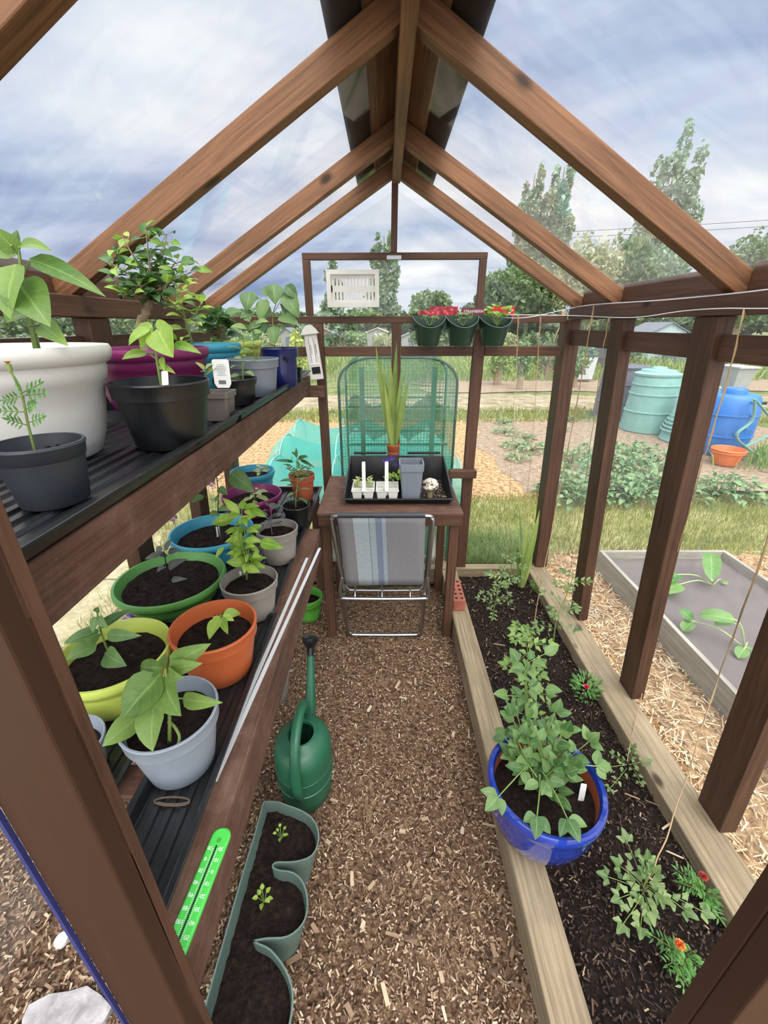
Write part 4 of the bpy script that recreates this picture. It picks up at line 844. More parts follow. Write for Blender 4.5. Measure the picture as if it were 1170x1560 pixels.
for j in range(nzz+1):
    for i in range(nx+1):
        s_, r2 = i/nx, j/nzz; p = a.lerp(b, s_).lerp(d.lerp(c, s_), r2); p.y += .012*math.sin(PI*r2)*math.sin(PI*s_); me_v.append(p); uv.append((s_, 1-r2))
mb = MB(); mb.add(me_v, [(j*(nx+1)+i, j*(nx+1)+i+1, (j+1)*(nx+1)+i+1, (j+1)*(nx+1)+i) for j in range(nzz) for i in range(nx)])
o = mb.build('striped_fabric', m_fab, t, ang=180); ul = o.data.uv_layers.new(name='uv')
for lp in o.data.loops: ul.data[lp.index].uv = uv[lp.vertex_index]
so = o.modifiers.new('s', 'SOLIDIFY'); so.thickness = .002
mb = MB(); mb.tube([a+V((0, .005, .004)), b+V((0, .005, .004))], .0125, 12); tag(mb.build('top_sleeve', m_charpot, t), 'dark sleeve over the top tube')
# white bag hanging behind chair
for (u0, u1, v0, v1), lb_ in (((502, 514, 805, 855), 'left of the folding chair'), ((652, 663, 800, 853), 'right of the folding chair')):
    mb = MB(); p = [PY(u0, v0, 1.9), PY(u1, v0, 1.9), PY(u1+1, v1, 1.9), PY(u0-1, v1, 1.9)]
    g = []
    for j in range(7):
        for i in range(4): q = p[0].lerp(p[1], i/3).lerp(p[3].lerp(p[2], i/3), j/6); g.append(q+V((0, .006*math.sin(i*2+j*1.3), 0)))
    mb.add(g+[q+V((0, .02, 0)) for q in g], [(j*4+i, j*4+i+1, j*4+i+5, j*4+i+4) for j in range(6) for i in range(3)]+[(28+j*4+i, 28+j*4+i+4, 28+j*4+i+5, 28+j*4+i+1) for j in range(6) for i in range(3)]+[(24+i, 25+i, 53+i, 52+i) for i in range(3)]+[(j*4+3, j*4+7, j*4+35, j*4+31) for j in range(6)]+[(j*4, j*4+28, j*4+32, j*4+4) for j in range(6)])
    tag(mb.build('white_bag', m_white_plastic, None, ang=180), 'edge of a white bag under the table, '+lb_, 'bag')
# brick
c = PZ(684, 905, .065); t = empty('brick', (c.x, c.y, 0), 'red perforated brick standing at the end of the bed behind the table leg', 'brick')
bm_ = plastic('red_brick', srgb(164, 96, 76), .9, .15, bs=.4); M = Matrix.Rotation(.12, 3, 'Z')
bx, by = .40, 1.98; hz = .155
beam('brick_body', (bx, by-.105, hz), (bx+.0, by+.105, hz), .065, .065, bm_, parent=t)
mb = MB()
for k in range(5):
    for s in (-1, 1): mb.tube([(bx+s*.015, by-.08+.04*k, hz+.0326), (bx+s*.015, by-.08+.04*k, hz+.0335)], .009, 12)
mb.build('perforations', m_blackpot, t); t.location = (0, 0, 0) if False else t.location
# ------------------------------------------------------------ wavy three-pocket planters
def pocket(name, label, parent_loc, mat, rings, soil_z, cat='planter', th=.004, group=None):
    t = empty(name, parent_loc, label, cat, group); n = len(rings[0]); mb = MB()
    ctr = sum((V(p) for p in rings[0]), V())/n
    def inset(r):
        out = []
        for i, p in enumerate(r):
            a = V(r[i-1]); b = V(r[(i+1) % n]); d = (b-a); d.z = 0; nn = V((-d.y, d.x, 0)).normalized()*th; out.append(V(p)+nn)
        return out
    A = [V(p) for p in rings[0]]; I = inset(rings[0]); I2 = [I[i].lerp(V(rings[-1][i]), .85) for i in range(n)]
    rr = [list(map(V, r)) for r in rings][::-1]+[I, I2]
    mb.add(sum(rr, []), [(q*n+k, q*n+(k+1) % n, q*n+n+(k+1) % n, q*n+n+k) for q in range(len(rr)-1) for k in range(n)]); mb.build('planter_body', mat, t, ang=50)
    return t, I
# on the ground, lower left
rim = [(905, 275), (880, 370), (850, 470), (812, 600), (770, 750), (730, 890), (690, 1034), (660, 1130), (760, 1190), (880, 1180), (950, 1130), (990, 1034), (1000, 930), (975, 850), (925, 785), (880, 762), (868, 748), (915, 738), (985, 732), (1035, 690), (1052, 630), (1040, 560), (1005, 520), (950, 510), (932, 495), (948, 478), (1010, 476), (1068, 455), (1090, 400), (1078, 345), (1040, 310), (990, 290), (945, 275)]
c3 = (0, 1100, .4444)
top = [czp(c3, x, y, .17) for x, y in rim]; rimc = curve(top+[top[0]], 3)[:-1]
cx_ = sum((p for p in rimc), V())/len(rimc)
bot = [V((cx_.x+(p.x-cx_.x)*.75-.01, cx_.y+(p.y-cx_.y)*.96+.01, 0)) for p in rimc]
mid = [a.lerp(b, .12)+V((0, 0, 0)) for a, b in zip(rimc, bot)]
M_sage = C('sage_green_planter', 96, 116, 106, .5)
rimc = rimc[::-1]; mid = mid[::-1]; bot = bot[::-1]
t, I = pocket('pocket_planter', 'sage green three-pocket planter with wavy rim on the chip floor under the bench', (cx_.x, cx_.y, 0), M_sage, [rimc, mid, bot], .13)
def soilpatch(root, ring, zz, frac=.97, name='soil'):
    n = len(ring); c = sum(ring, V())/n; 
    import bmesh
    bm = bmesh.new(); vs = [bm.verts.new((p.x, p.y, zz)) for p in ring]; f = bm.faces.new(vs); bmesh.ops.triangulate(bm, faces=[f])
    for _ in range(3): bmesh.ops.subdivide_edges(bm, edges=[e for e in bm.edges if e.calc_length() > .012], cuts=1); bmesh.ops.triangulate(bm, faces=bm.faces[:])
    for v in bm.verts: v.co.z += noise.noise(v.co*50)*.008+noise.noise(v.co*140)*.005
    bm.verts.index_update(); mb = MB(); mb.add([v.co.copy() for v in bm.verts], [[v.index for v in f.verts] for f in bm.faces]); bm.free(); return mb.build(name, m_soil, root, ang=180)
ring2 = [I[i].lerp(bot[i], .3) for i in range(len(I))]
soilpatch(t, ring2, .12)
for (x, y, n, l_, mt) in ((965, 400, 7, .011, L_bright), (905, 620, 7, .015, L_bright)):
    b0 = czp(c3, x, y, .125); s_ = empty('seedling_temp', b0, None, None); bpy.data.objects.remove(s_)
    sm = MB(); lm = MB(); 
    for k in range(n):
        a = k*2.4; tp = b0+V((math.cos(a)*.012, math.sin(a)*.012, .02+.003*k)); e = tp+V((math.cos(a), math.sin(a), .1))*l_; sm.tube([b0, tp], .0008, 4); lm.leaf(tp, e, l_*.7, V((0, 0, 1)))
    sm.build('seedling_stem', m_stem, t); lm.build('seedling_leaves', mt, t, ang=180)
# strawberry pockets on the back wall
t = empty('hanging_pocket_planter', (.365, 2.28, 1.42), 'dark green three-pocket planter with strawberry plants hanging on the back wall', 'planter')
M_dgreen = C('dark_green_planter', 40, 68, 54, .4)
pa = PY(628, 482, 2.29); pb = PY(779, 481, 2.29); mb = MB(); xs0, xs1 = pa.x, pb.x; zt_ = pa.z; wv = (xs1-xs0)/3
mb.box2((xs0, 2.286, zt_-.06), (xs1, 2.29, zt_+.004)); sp_ = []
for k in range(3):
    cx = xs0+wv*(k+.5); g = []; ns, nj = 16, 8
    for layer in (0, 1):
        for j in range(nj+1):
            for i in range(ns+1):
                a = PI*i/ns; tt = j/nj; lipz = -.0-.052*math.sin(a)**1.3; zz = zt_+lipz*(1-tt)-(.135)*tt; rx = wv*.5*(1-.36*tt)-layer*.003; ry = .115*(1-.45*tt)-layer*.003
                g.append((cx-rx*math.cos(a), 2.286-ry*math.sin(a), zz))
    nn = (ns+1)*(nj+1)
    fs = [(j*(ns+1)+i, j*(ns+1)+i+1, (j+1)*(ns+1)+i+1, (j+1)*(ns+1)+i) for j in range(nj) for i in range(ns)]
    fs += [tuple(x+nn for x in f[::-1]) for f in fs]+[(i, i+nn, i+1+nn, i+1) for i in range(ns)]+[tuple(nj*(ns+1)+i for i in range(ns+1))[::-1]]
    mb.add(g, fs)
mb.build('pockets', M_dgreen, t, ang=50)
for k in range(3):
    cx = xs0+wv*(k+.5); mb = MB(); vs = [(cx, 2.24, zt_-.045)]
    for i in range(1, 6):
        for q in range(20):
            a = 2*PI*q/20; rr = i/5; vs.append((cx+wv*.44*rr*math.cos(a), 2.24+.043*rr*math.sin(a)-.004, zt_-.045+noise.noise(V((a*3, rr*9, k)))*.006))
    mb.add(vs, [(0, 1+q, 1+(q+1) % 20) for q in range(20)]+[(1+(i-1)*20+q, 1+i*20+q, 1+i*20+(q+1) % 20, 1+(i-1)*20+(q+1) % 20) for i in range(1, 5) for q in range(20)]); mb.build('soil', m_soil, t)
    mb = MB(); r0 = [(cx-(wv*.5)*math.cos(PI*i/16), 2.286-.115*math.sin(PI*i/16), zt_-.052*math.sin(PI*i/16)**1.3+.0015) for i in range(17)]; mb.tube(r0, .0018, 5); mb.build('pale_lip', M_sage, t)
    b0 = V((cx, 2.22, zt_-.045)); sm = MB(); lm = MB(); nl = (6, 8, 14)[k]
    for q in range(nl):
        a = q*2.4+k; h_ = R.uniform(.02, .045)*(1.9 if k == 2 else 1.2); tp = b0+V((math.cos(a)*.028*(1+.6*(k == 2)), math.sin(a)*.02, h_)); sm.tube([b0, tp], .001, 4)
        for s in (-1, 0, 1): an = a+s*1.1; lm.leaf(tp, tp+V((math.cos(an)*.022, math.sin(an)*.018, .008))*(1.25 if k == 2 else .8), .02, V((0, -.5, .8)), .1, .15, ns=4)
    sm.build('strawberry_stems', m_stem, t); lm.build('strawberry_leaves', L_bright if k == 2 else L_tomato, t, ang=180)
M_red = NT('red_berry_label'); vv = M_red.coords('Object'); vo = M_red.n('ShaderNodeTexVoronoi'); vo.inputs['Scale'].default_value = 55; M_red.l(vv, vo.inputs[0])
M_redb = M_red.bsdf(M_red.ramp(vo.outputs['Distance'], [(.1, srgb(226, 120, 120)), (.35, srgb(196, 40, 60)), (.8, srgb(110, 20, 34))]), .4)
M_redp = C('red_label', 208, 36, 48, .35); M_maroon = C('maroon_label', 112, 34, 56, .35)
for (u0, u1, v0, v1, m_, tx, lbl) in ((638, 655, 473, 480, M_redb, '', 'small berry-printed label sticking up behind the left pocket'), (655, 697, 467, 481, M_redb, '', 'red berry-printed label behind the left and middle pockets'), (703, 742, 469, 480, M_maroon, 'STRAWBERRY', 'maroon label lettered STRAWBERRY behind the pockets'), (748, 783, 467, 478, M_redp, '', 'plain bright red label at the right end of the hanging pockets')):
    p, q = PY(u0, v0, 2.295), PY(u1, v1, 2.295); L2 = empty('plant_label', ((p.x+q.x)/2, 2.295, q.z), lbl, 'label'); mb = MB(); mb.box2((p.x, 2.2935, q.z-.02), (q.x, 2.295, p.z)); mb.build('printed_card', m_, L2, smooth=False, bevel=.0006)
    if tx: text(tx, .017, frame(((p.x+q.x)/2, 2.293, (p.z+q.z)/2), (1, 0, 0), (0, 0, 1)), m_label, L2)
    elif m_ is M_redp: mb = MB(); mb.box2((q.x-.028, 2.2925, q.z+.003), (q.x-.018, 2.2934, p.z-.004)); mb.build('white_mark', m_label, L2, smooth=False)
# ------------------------------------------------------------ watering can
cx, cy = -.288, .998; M_can = C('green_can_plastic', 34, 92, 66, .4)
t = empty('watering_can', (cx, cy, 0), 'green plastic watering can with black rose under the bench edge', 'watering can')
mb = MB(); mb.lathe([(.082, 0), (.088, .006), (.093, .06), (.0975, .15), (.098, .215), (.097, .225), (.090, .252), (.07, .272), (.05, .279), (.047, .284), (.043, .284), (.042, .27), (.055, .262), (.07, .25)], (cx, cy, 0), 48, 1.0, 1.12)
mb.build('body', M_can, t, ang=50)
for z_ in (.1, .155): MB().lathe([(.0945, z_-.002), (.0985, z_), (.0985, z_+.004), (.096, z_+.006)], (cx, cy, 0), 48, 1.0, 1.12, close=False).build('moulded_rib', M_can, t)
mb = MB(); mb.tube(curve([(cx, cy+.085, .10), (cx, cy+.15, .20), (cx-.0, cy+.205, .30), (cx-.002, cy+.255, .385)]), [.026-.013*i/15 for i in range(16)], 14); mb.build('spout', M_can, t)
ros = V((cx-.004, cy+.275, .42)); mb = MB(); mb.tube([V((cx-.002, cy+.25, .375)), ros-V((0, .004, .01)), ros+V((0, .005, .012)), ros+V((0, .012, .024)), ros+V((0, .014, .028))], [.012, .014, .03, .033, .027], 20); mb.build('rose', m_blackpot, t)
mb = MB(); mb.tube(curve([(cx-.0, cy+.10, .27), (cx-.0, cy+.075, .335), (cx, cy+.0, .365), (cx, cy-.075, .345), (cx, cy-.118, .27), (cx, cy-.122, .16), (cx, cy-.10, .09)], 6), .0125, 12, squash=1.3); mb.build('handle', M_can, t)
# ------------------------------------------------------------ bed with sleepers, soil
def sleeper(name, p0, p1, w, h, label): return tag(beam(name, p0, p1, w, h, m_sleeper, bevel=.006), label, 'sleeper')
sleeper('bed_sleeper', (.418, .05, .06), (.405, 2.3, .06), .095, .12, 'bare timber sleeper edging the bed beside the chip path, blue pot standing on it')
sleeper('bed_sleeper', (.985, .05, .06), (.970, 2.33, .06), .125, .12, 'bare timber sleeper on the outer side of the bed carrying the side posts')
def hmesh(name, x0, x1, y0, y1, res, z, amp, fr, mat, edge=None):
    nx, ny = int((x1-x0)/res), int((y1-y0)/res); xs = np.linspace(x0, x1, nx+1); ys = np.linspace(y0, y1, ny+1); vs = []
    for y in ys:
        for x in xs: vs.append((x, y, z+amp*(noise.noise(V((x*fr, y*fr, 1.3)))+.5*noise.noise(V((x*fr*2.7, y*fr*2.7, 4))))))
    mb = MB(); mb.add(vs, [(j*(nx+1)+i, j*(nx+1)+i+1, (j+1)*(nx+1)+i+1, (j+1)*(nx+1)+i) for j in range(ny) for i in range(nx)]); return mb.build(name, mat, None, ang=180)
struct(hmesh('soil_bed', .455, .935, .05, 2.31, .016, .06, .014, 14, m_soil))
o = hmesh('floor', -1.3, .372, -1.2, 2.3, .03, -.004, .006, 9, m_chipground); struct(o)
o = hmesh('straw_path', .372, 7, -1.5, 2.8, .06, -.012, .012, 5, m_strawground); struct(o)
def scatter(name, n, samp, L, W, TH, mat, zf, label, tilt=.35, cat='chips', seed=1):
    rg = np.random.default_rng(seed); P = np.array([samp(rg) for _ in range(n)]); le = rg.uniform(*L, n)*rg.uniform(.5, 1, n); wi = rg.uniform(*W, n); th = rg.uniform(*TH, n); a = rg.uniform(0, 2*PI, n); tl = rg.normal(0, tilt, n)
    c = np.array([[-1, -1, -1], [1, -.8, -1], [1, .9, -1], [-1, 1, -1], [-.9, -.8, 1], [.9, -1, 1], [1, 1, 1], [-.8, .8, 1]])*.5
    V3 = c[None]*np.stack([le, wi, th], 1)[:, None, :]; x, y, z = V3[..., 0], V3[..., 1], V3[..., 2]
    x2 = x*np.cos(tl)[:, None]-z*np.sin(tl)[:, None]; z2 = x*np.sin(tl)[:, None]+z*np.cos(tl)[:, None]; ca, sa = np.cos(a)[:, None], np.sin(a)[:, None]
    X = x2*ca-y*sa+P[:, 0:1]; Y = x2*sa+y*ca+P[:, 1:2]; Z = z2+zf+rg.uniform(0, .004, n)[:, None]+np.abs(np.sin(tl))[:, None]*le[:, None]*.25
    vs = np.stack([X, Y, Z], -1).reshape(-1, 3); f = np.array([[0, 3, 2, 1], [4, 5, 6, 7], [0, 1, 5, 4], [1, 2, 6, 5], [2, 3, 7, 6], [3, 0, 4, 7]]); F = (np.arange(n)*8)[:, None, None]+f[None]
    me = bpy.data.meshes.new(name); me.from_pydata(vs.tolist(), [], F.reshape(-1, 4).tolist()); me.materials.append(mat); me.update(); o = bpy.data.objects.new(name, me); COL.objects.link(o); return tag(o, label, cat, kind='stuff')
def path_s(rg):
    y = .15+2.1*rg.random()**1.35; return (rg.uniform(-.8, .37), y)
scatter('bark_chips', 27000, path_s, (.005, .021), (.0015, .0055), (.001, .0025), m_chips, .0, 'brown bark chips covering the path between the bench and the bed')
scatter('large_bark_pieces', 130, lambda rg: (rg.uniform(-.4, .36), .25+1.9*rg.random()**1.4), (.022, .055), (.006, .014), (.003, .006), m_chips, .006, 'larger pieces of bark lying on the chip path', .15, seed=2)
scatter('outer_bark_chips', 5000, lambda rg: (rg.uniform(-1.35, -.55), rg.uniform(.2, 1.1)), (.01, .032), (.002, .007), (.001, .003), m_chips, .002, 'pale bark chips in the corner beyond the left door post', seed=3)
def straw_s(rg):
    x = 1.06+4*rg.random()**1.5; return (x, rg.uniform(.1, 2.75))
scatter('straw_shreds', 19000, straw_s, (.02, .085), (.002, .006), (.001, .002), m_straw, .0, 'pale straw and wood shreds outside between the greenhouse and the grey bed', .3, 'straw', seed=4)
def soil_s(rg): return (rg.uniform(.465, .925), .1+2.18*rg.random()**1.2)
scatter('soil_crumbs', 7000, soil_s, (.004, .022), (.002, .005), (.001, .003), m_crumb, .064, 'dark crumbs and fibres on the soil of the bed', .5, 'crumbs', seed=5)
scatter('soil_sticks', 90, soil_s, (.02, .06), (.002, .006), (.001, .003), m_chips, .076, 'pale bits of bark lying on the dark bed soil', .1, 'bark bits', seed=6)
#@@PART5
# ------------------------------------------------------------ bed plants
def compound(sm, lm, a, b, nl=5, ls=.022, w=.55, shape='lobed', r=.0009, nrm=(0, -.35, 1), term=1.3):
    a = V(a); b = V(b); d = (b-a).normalized(); sd = d.cross(V(nrm)).normalized(); mid = a.lerp(b, .5)+V(nrm)*(b-a).length*.08
    cv = curve([a, mid, b], 4); sm.tube(cv, [r]*len(cv), 4, cap=False)
    for k in range(nl):
        t_ = .35+.65*k/max(1, nl-1); i = min(int(t_*(len(cv)-1)), len(cv)-1); p = cv[i]
        for s in (-1, 1):
            q = p+sd*s*.004; lm.leaf(q, q+(sd*s*.8+d*.6+V((0, 0, R.uniform(-.2, .2)))).normalized()*ls*R.uniform(.8, 1.1), ls*w*.9, V(nrm)+V((R.uniform(-.3, .3), R.uniform(-.3, .3), 0)), .12, .15, shape, 6)
    lm.leaf(b, b+d*ls*term, ls*w*term, V(nrm), .12, .15, shape, 6)
def zsoil(u, v, z=.066): return PZ(u, v, z)
C4 = (880, 1180, .218)
def tomato(label, base, branches, crop, Y=None, mats=(L_tomato,), ls=.022, nl=3, stem=None, name='tomato_plant', cat='plant', shape='lobed', lift=.06, par=None):
    t = empty(name, base, label, cat); sm = MB(); lm = MB()
    if stem: cv = curve(stem); sm.tube(cv, [.0032-.0018*i/len(cv) for i in range(len(cv))], 6)
    for (x0, y0, h0, x1, y1, h1) in branches: compound(sm, lm, czp(crop, x0, y0, base[2]+h0), czp(crop, x1, y1, base[2]+h1), nl, ls, shape=shape, w=.55 if shape == 'lobed' else .4)
    sm.build('stem', m_stem, t); lm.build('leaves', mats[0], t, ang=180); return t
b0 = zsoil(985, 1352)
t = tomato('tomato plant at the foot of the nearest twine beside the orange marigold', b0, [(460, 790, .06, 345, 470, .12), (470, 800, .05, 300, 640, .09), (450, 810, .04, 215, 715, .06), (460, 820, .05, 320, 1040, .05), (450, 850, .04, 440, 1060, .05), (480, 780, .06, 590, 860, .08), (500, 770, .06, 740, 940, .07), (480, 770, .06, 860, 950, .06), (470, 760, .08, 530, 690, .12), (450, 800, .05, 300, 860, .06), (470, 700, .1, 480, 600, .14), (460, 830, .05, 500, 950, .05)], C4, ls=.027, stem=[b0, czp(C4, 460, 790, .12), czp(C4, 500, 690, .2)])
def marigold(label, c, crop, tips, flower, fm, name='marigold'):
    t = empty(name, c, label, 'plant'); sm = MB(); lm = MB()
    for (x, y, h_) in tips: e = czp(crop, x, y, .066+h_); m0 = c+V((0, 0, .04)); compound(sm, lm, c.lerp(m0, .5).lerp(e, .12), e, 5, .02, .28, 'lance', term=1.1)
    f = czp(crop, *flower); sm.tube([c, c.lerp(f, .5)+V((0, 0, .01)), f], .0012, 5); sm.build('stem', m_stem, t); lm.build('leaves', L_mari, t, ang=180)
    mb = MB()
    for ring, (n, rr, hh) in enumerate(((11, .013, .002), (9, .009, .006), (6, .005, .009))):
        for k in range(n): a = 6.283*k/n+ring; mb.leaf(f, f+V((math.cos(a)*rr, math.sin(a)*rr, hh)), .008, V((0, 0, 1)), .1, .1, 'round', 4)
    mb.build('flower', fm, t)
M_or = islands('orange_red_petals', [(0, srgb(190, 50, 20)), (.5, srgb(226, 104, 28)), (1, srgb(238, 170, 50))], .6); M_rd = islands('dark_red_petals', [(0, srgb(120, 24, 20)), (1, srgb(206, 66, 34))], .6)
marigold('orange-flowered marigold nearest the camera in the bed', czp(C4, 720, 1290, .066), C4, [(530, 1130, .05), (600, 1180, .06), (630, 1330, .05), (650, 1230, .08), (700, 1400, .04), (740, 1490, .03), (800, 1430, .04), (830, 1330, .05), (770, 1260, .08), (700, 1250, .09), (690, 1330, .07), (780, 1380, .06), (740, 1350, .09), (800, 1240, .06), (680, 1200, .08), (760, 1310, .1)], (715, 1190, .17), M_or)
marigold('dark red-flowered marigold by the outer sleeper, right of the nearest tomato', czp(C4, 850, 850, .066), C4, [(700, 670, .06), (770, 680, .08), (740, 760, .07), (820, 760, .1), (900, 820, .06), (960, 850, .05), (1000, 880, .03), (990, 1000, .02), (930, 960, .04), (860, 780, .1), (790, 720, .1), (720, 760, .04), (950, 900, .05), (880, 880, .08)], (878, 712, .17), M_rd)
C5 = (0, 0, 1)
b0 = zsoil(955, 1178); t = tomato('small young tomato plant in the bed right of the blue glazed pot', b0, [(955, 1170, .03, 930, 1200, .04), (955, 1165, .04, 935, 1150, .08), (960, 1165, .04, 975, 1190, .05), (958, 1160, .05, 965, 1140, .1), (955, 1165, .05, 915, 1172, .04), (958, 1165, .05, 985, 1160, .07)], C5, ls=.018)
b0 = zsoil(888, 1062)
t = empty('dianthus', b0, 'low bushy plant with one bright pink-red flower by the outer sleeper', 'plant'); sm = MB(); lm = MB()
for k in range(120):
    a = R.random()*6.28; r1 = R.random()**.5*.055; p = b0+V((.01+r1*math.cos(a), r1*math.sin(a), .01+R.random()*.07)); d = V((math.cos(a)*.8, math.sin(a)*.8, R.uniform(.1, .8))); lm.leaf(p, p+d*R.uniform(.018, .035), .008, V((0, -.3, 1)), .15, .15, 'lance', 4)
f = PZ(893, 1047, .17); sm.tube([b0, f], .0015, 6); sm.build('stem', m_stem, t); lm.build('leaves', L_mari, t, ang=180); mb = MB()
for k in range(16): a = k*2.4; rr = .004+.0007*k; mb.leaf(f, f+V((math.cos(a)*rr, math.sin(a)*rr, .012-.0004*k)), .011, V((0, 0, 1)), .1, .2, 'round', 4)
mb.build('flower', C('pink_red_petals', 214, 44, 74, .5), t)
def vtomato(label, crop, base, spts, n, ls, brlen, mat=L_tomato, seed=1):
    rr = random.Random(seed); t = empty('tomato_plant', base, label, 'plant'); sm = MB(); lm = MB(); cv = curve(spts); sm.tube(cv, [.0036-.002*i/len(cv) for i in range(len(cv))], 6)
    for k in range(n):
        tt = .2+.8*(k+.5)/n; i = min(int(tt*(len(cv)-1)), len(cv)-1); a = k*2.4+seed; L_ = brlen*(1.1-.5*tt)*rr.uniform(.8, 1.2); e = cv[i]+V((math.cos(a), math.sin(a), rr.uniform(-.1, .55)))*L_
        compound(sm, lm, cv[i], e, 3, ls, .5, 'lobed', nrm=(0, -.5, .9))
    sm.build('stem', m_stem, t); lm.build('leaves', mat, t, ang=180); return t
b0 = zsoil(843, 978); Yq = b0.y; vtomato('tomato plant growing up beside the second-farthest side post', CA, b0, [b0, cp(CA, 490, 690, Yq+.02), cp(CA, 560, 520, Yq+.05), cp(CA, 640, 300, Yq+.08)], 11, .028, .10, seed=3)
b0 = zsoil(803, 1085); Yq = b0.y; vtomato('tomato plant tied to the twine just behind the blue glazed pot', CA, b0, [b0, cp(CA, 235, 1350, Yq), cp(CA, 240, 1080, Yq+.01), cp(CA, 285, 820, Yq+.03)], 13, .032, .10, L_pepper, seed=5)
b0 = zsoil(806, 985); Yq = b0.y; vtomato('tomato plant in the middle of the bed leaning left of the twine', CA, b0, [b0, b0+V((-.02, 0, .06)), b0+V((-.05, 0, .11))], 6, .026, .08, L_pepper, seed=9)
b0 = zsoil(748, 945); Yq = b0.y; vtomato('slender tomato plant at the back left of the bed by the brick', CA, b0, [b0, b0+V((.01, 0, .1)), b0+V((.02, .0, .22)), b0+V((.03, 0, .30))], 12, .022, .09, L_tomato, seed=2)
b0 = zsoil(772, 900); vtomato('airy tomato plant at the back of the bed left of the sword leaves', CA, b0, [b0, b0+V((.01, 0, .12)), b0+V((.0, .0, .25))], 11, .022, .11, L_tomato, seed=8)
b0 = zsoil(793, 893); t = empty('sword_leaved_plant', b0, 'clump of upright yellow-green sword leaves at the back of the bed', 'plant'); lm = MB()
for i, (ex, ey, w) in enumerate(((823, 776, 12), (812, 815, 14), (791, 770, 5), (788, 830, 10), (803, 800, 12), (797, 845, 12))): e = PY(ex, ey, b0.y+.03); lm.leaf(b0+V((R.uniform(-.01, .01), R.uniform(-.01, .01), -.005)), e, w*dep(b0)/F_, V((.2, -1, .2)), .03, .12, 'sword', 9)
lm.build('leaves', L_iris, t, ang=180)
b0 = zsoil(815, 902); t = empty('marigold', b0, 'small flowerless marigold by the outer sleeper at the back of the bed', 'plant'); sm = MB(); lm = MB()
for k in range(12): a = k*2.4; compound(sm, lm, b0, b0+V((math.cos(a)*.03, math.sin(a)*.03, .03+.004*k)), 3, .014, .3, 'lance')
sm.build('stem', m_stem, t); lm.build('leaves', L_mari, t, ang=180)
# blue glazed pot
t = empty('glazed_pot_plant', (.466, .80, .12), 'large cobalt blue glazed pot with leafy plant standing on the bed sleeper', PP)
zs = pot(t, .466, .80, .121, .222, .1665, .108, M_glaze, 'glazed', .72)
sm = MB(); lm = MB()
for k in range(19):
    b0 = V((.466+R.uniform(-.03, .03), .82+R.uniform(-.03, .05), zs)); a = k*2.4; L_ = R.uniform(.05, .11); hh = R.uniform(.08, .22); e = b0+V((math.cos(a)*L_-.01, math.sin(a)*L_*.9+.02, hh*(1.2 if k % 3 else .7)))
    compound(sm, lm, b0, e, 3, .042, .62, 'ovate', .0016, (0, -.4, 1), 1.15)
for (x0, y0, x1, y1) in ((330, 200, 215, 60), (340, 190, 330, 340), (350, 180, 440, 350), (400, 160, 545, 160), (300, 150, 190, 270)):
    compound(sm, lm, czp(CB, x0, y0, .40), czp(CB, x1, y1, .37), 2, .045, .62, 'ovate', .0016, (0, -.4, 1), 1.2)
st = [V((.47, .86, zs)), PY(800, 1080, .98), PY(804, 1010, 1.02)]; cv = curve(st); sm.tube(cv, [.002]*len(cv), 5)
for k in range(9): i = 2+k % 9; a = k*2.4; compound(sm, lm, cv[i], cv[i]+V((math.cos(a)*.06, math.sin(a)*.05, .02)), 1, .04, .6, 'ovate', .001)
sm.build('stem', m_stem, t); lm.build('leaves', L_blue, t, ang=180)
p = czp(CB, 497, 262, zs+.03); label_tag(t, (p.x, p.y, zs-.01), .016, .07, -.15, yaw=-.2)
# ------------------------------------------------------------ wires and twine
def wire(name, pts, r, mat, label, cat, n=8, j=.0): 
    cv = curve(pts, n); cv = [p+V((R.uniform(-j, j),)*3) for p in cv]; return tag(MB().tube(cv, r, 6).build(name, mat, None), label, cat)
wire('white_wire', [PY(752, 482, 2.27), PY(800, 484, 2.24), PX(868, 470, .905), PX(905, 464, .905), PX(1000, 458, .905), PX(1090, 450, .905), PX(1170, 441, .905), PX(1400, 410, .905)], .0016, m_wire, 'upper thin white wire strung along the right eave beam', 'wire')
wire('white_wire', [PY(752, 479, 2.27), PY(824, 480, 2.26), PX(880, 481, .9), PX(960, 484, .9), PX(1040, 474, .9), PX(1100, 470, .9), PX(1170, 470, .9), PX(1400, 466, .9)], .0016, m_wire, 'lower thin white wire that the twine loops hang from on the right side', 'wire')
def twine(pts, label, r=.0018, loop=None):
    cv = curve(pts, 10); mb = MB(); A = [p+V((.0018*math.sin(i*1.3), .0018*math.cos(i*1.3), 0)) for i, p in enumerate(cv)]; mb.tube(A, r, 5)
    if loop:
        B_ = [p+V((-.004, -.004, 0)) for p in cv[:max(3, int(len(cv)*loop))]]; mb.tube(B_, r*.9, 5)
    for k in range(24):
        p = R.choice(A); mb.tube([p, p+V((R.uniform(-1, 1), R.uniform(-1, 1), R.uniform(-1, 1)))*.008], .0003, 3)
    return tag(mb.build('plant_twine', m_twine, None), label, 'twine', 'garden twines hanging from the white wire')
twine([PX(905, 466, .895), PX(880, 610, .90), PX(853, 745, .91), zsoil(827, 878, .35), zsoil(806, 985)], 'twine running down to the tomato in the middle of the bed', .0018, .6)
twine([PX(928, 483, .9), PX(918, 540, .905), PX(896, 700, .93), PX(870, 860, .96), PX(862, 905, .96)], 'twine crossing the second-farthest side post with a small knot at the wire', .0017, .15)
twine([PX(1134, 470, .895), PX(1108, 580, .9), PX(1061, 740, .91), zsoil(998, 968, .30), zsoil(955, 1160, .1)], 'twine crossing in front of the broad side post to the small tomato', .0017, .45)
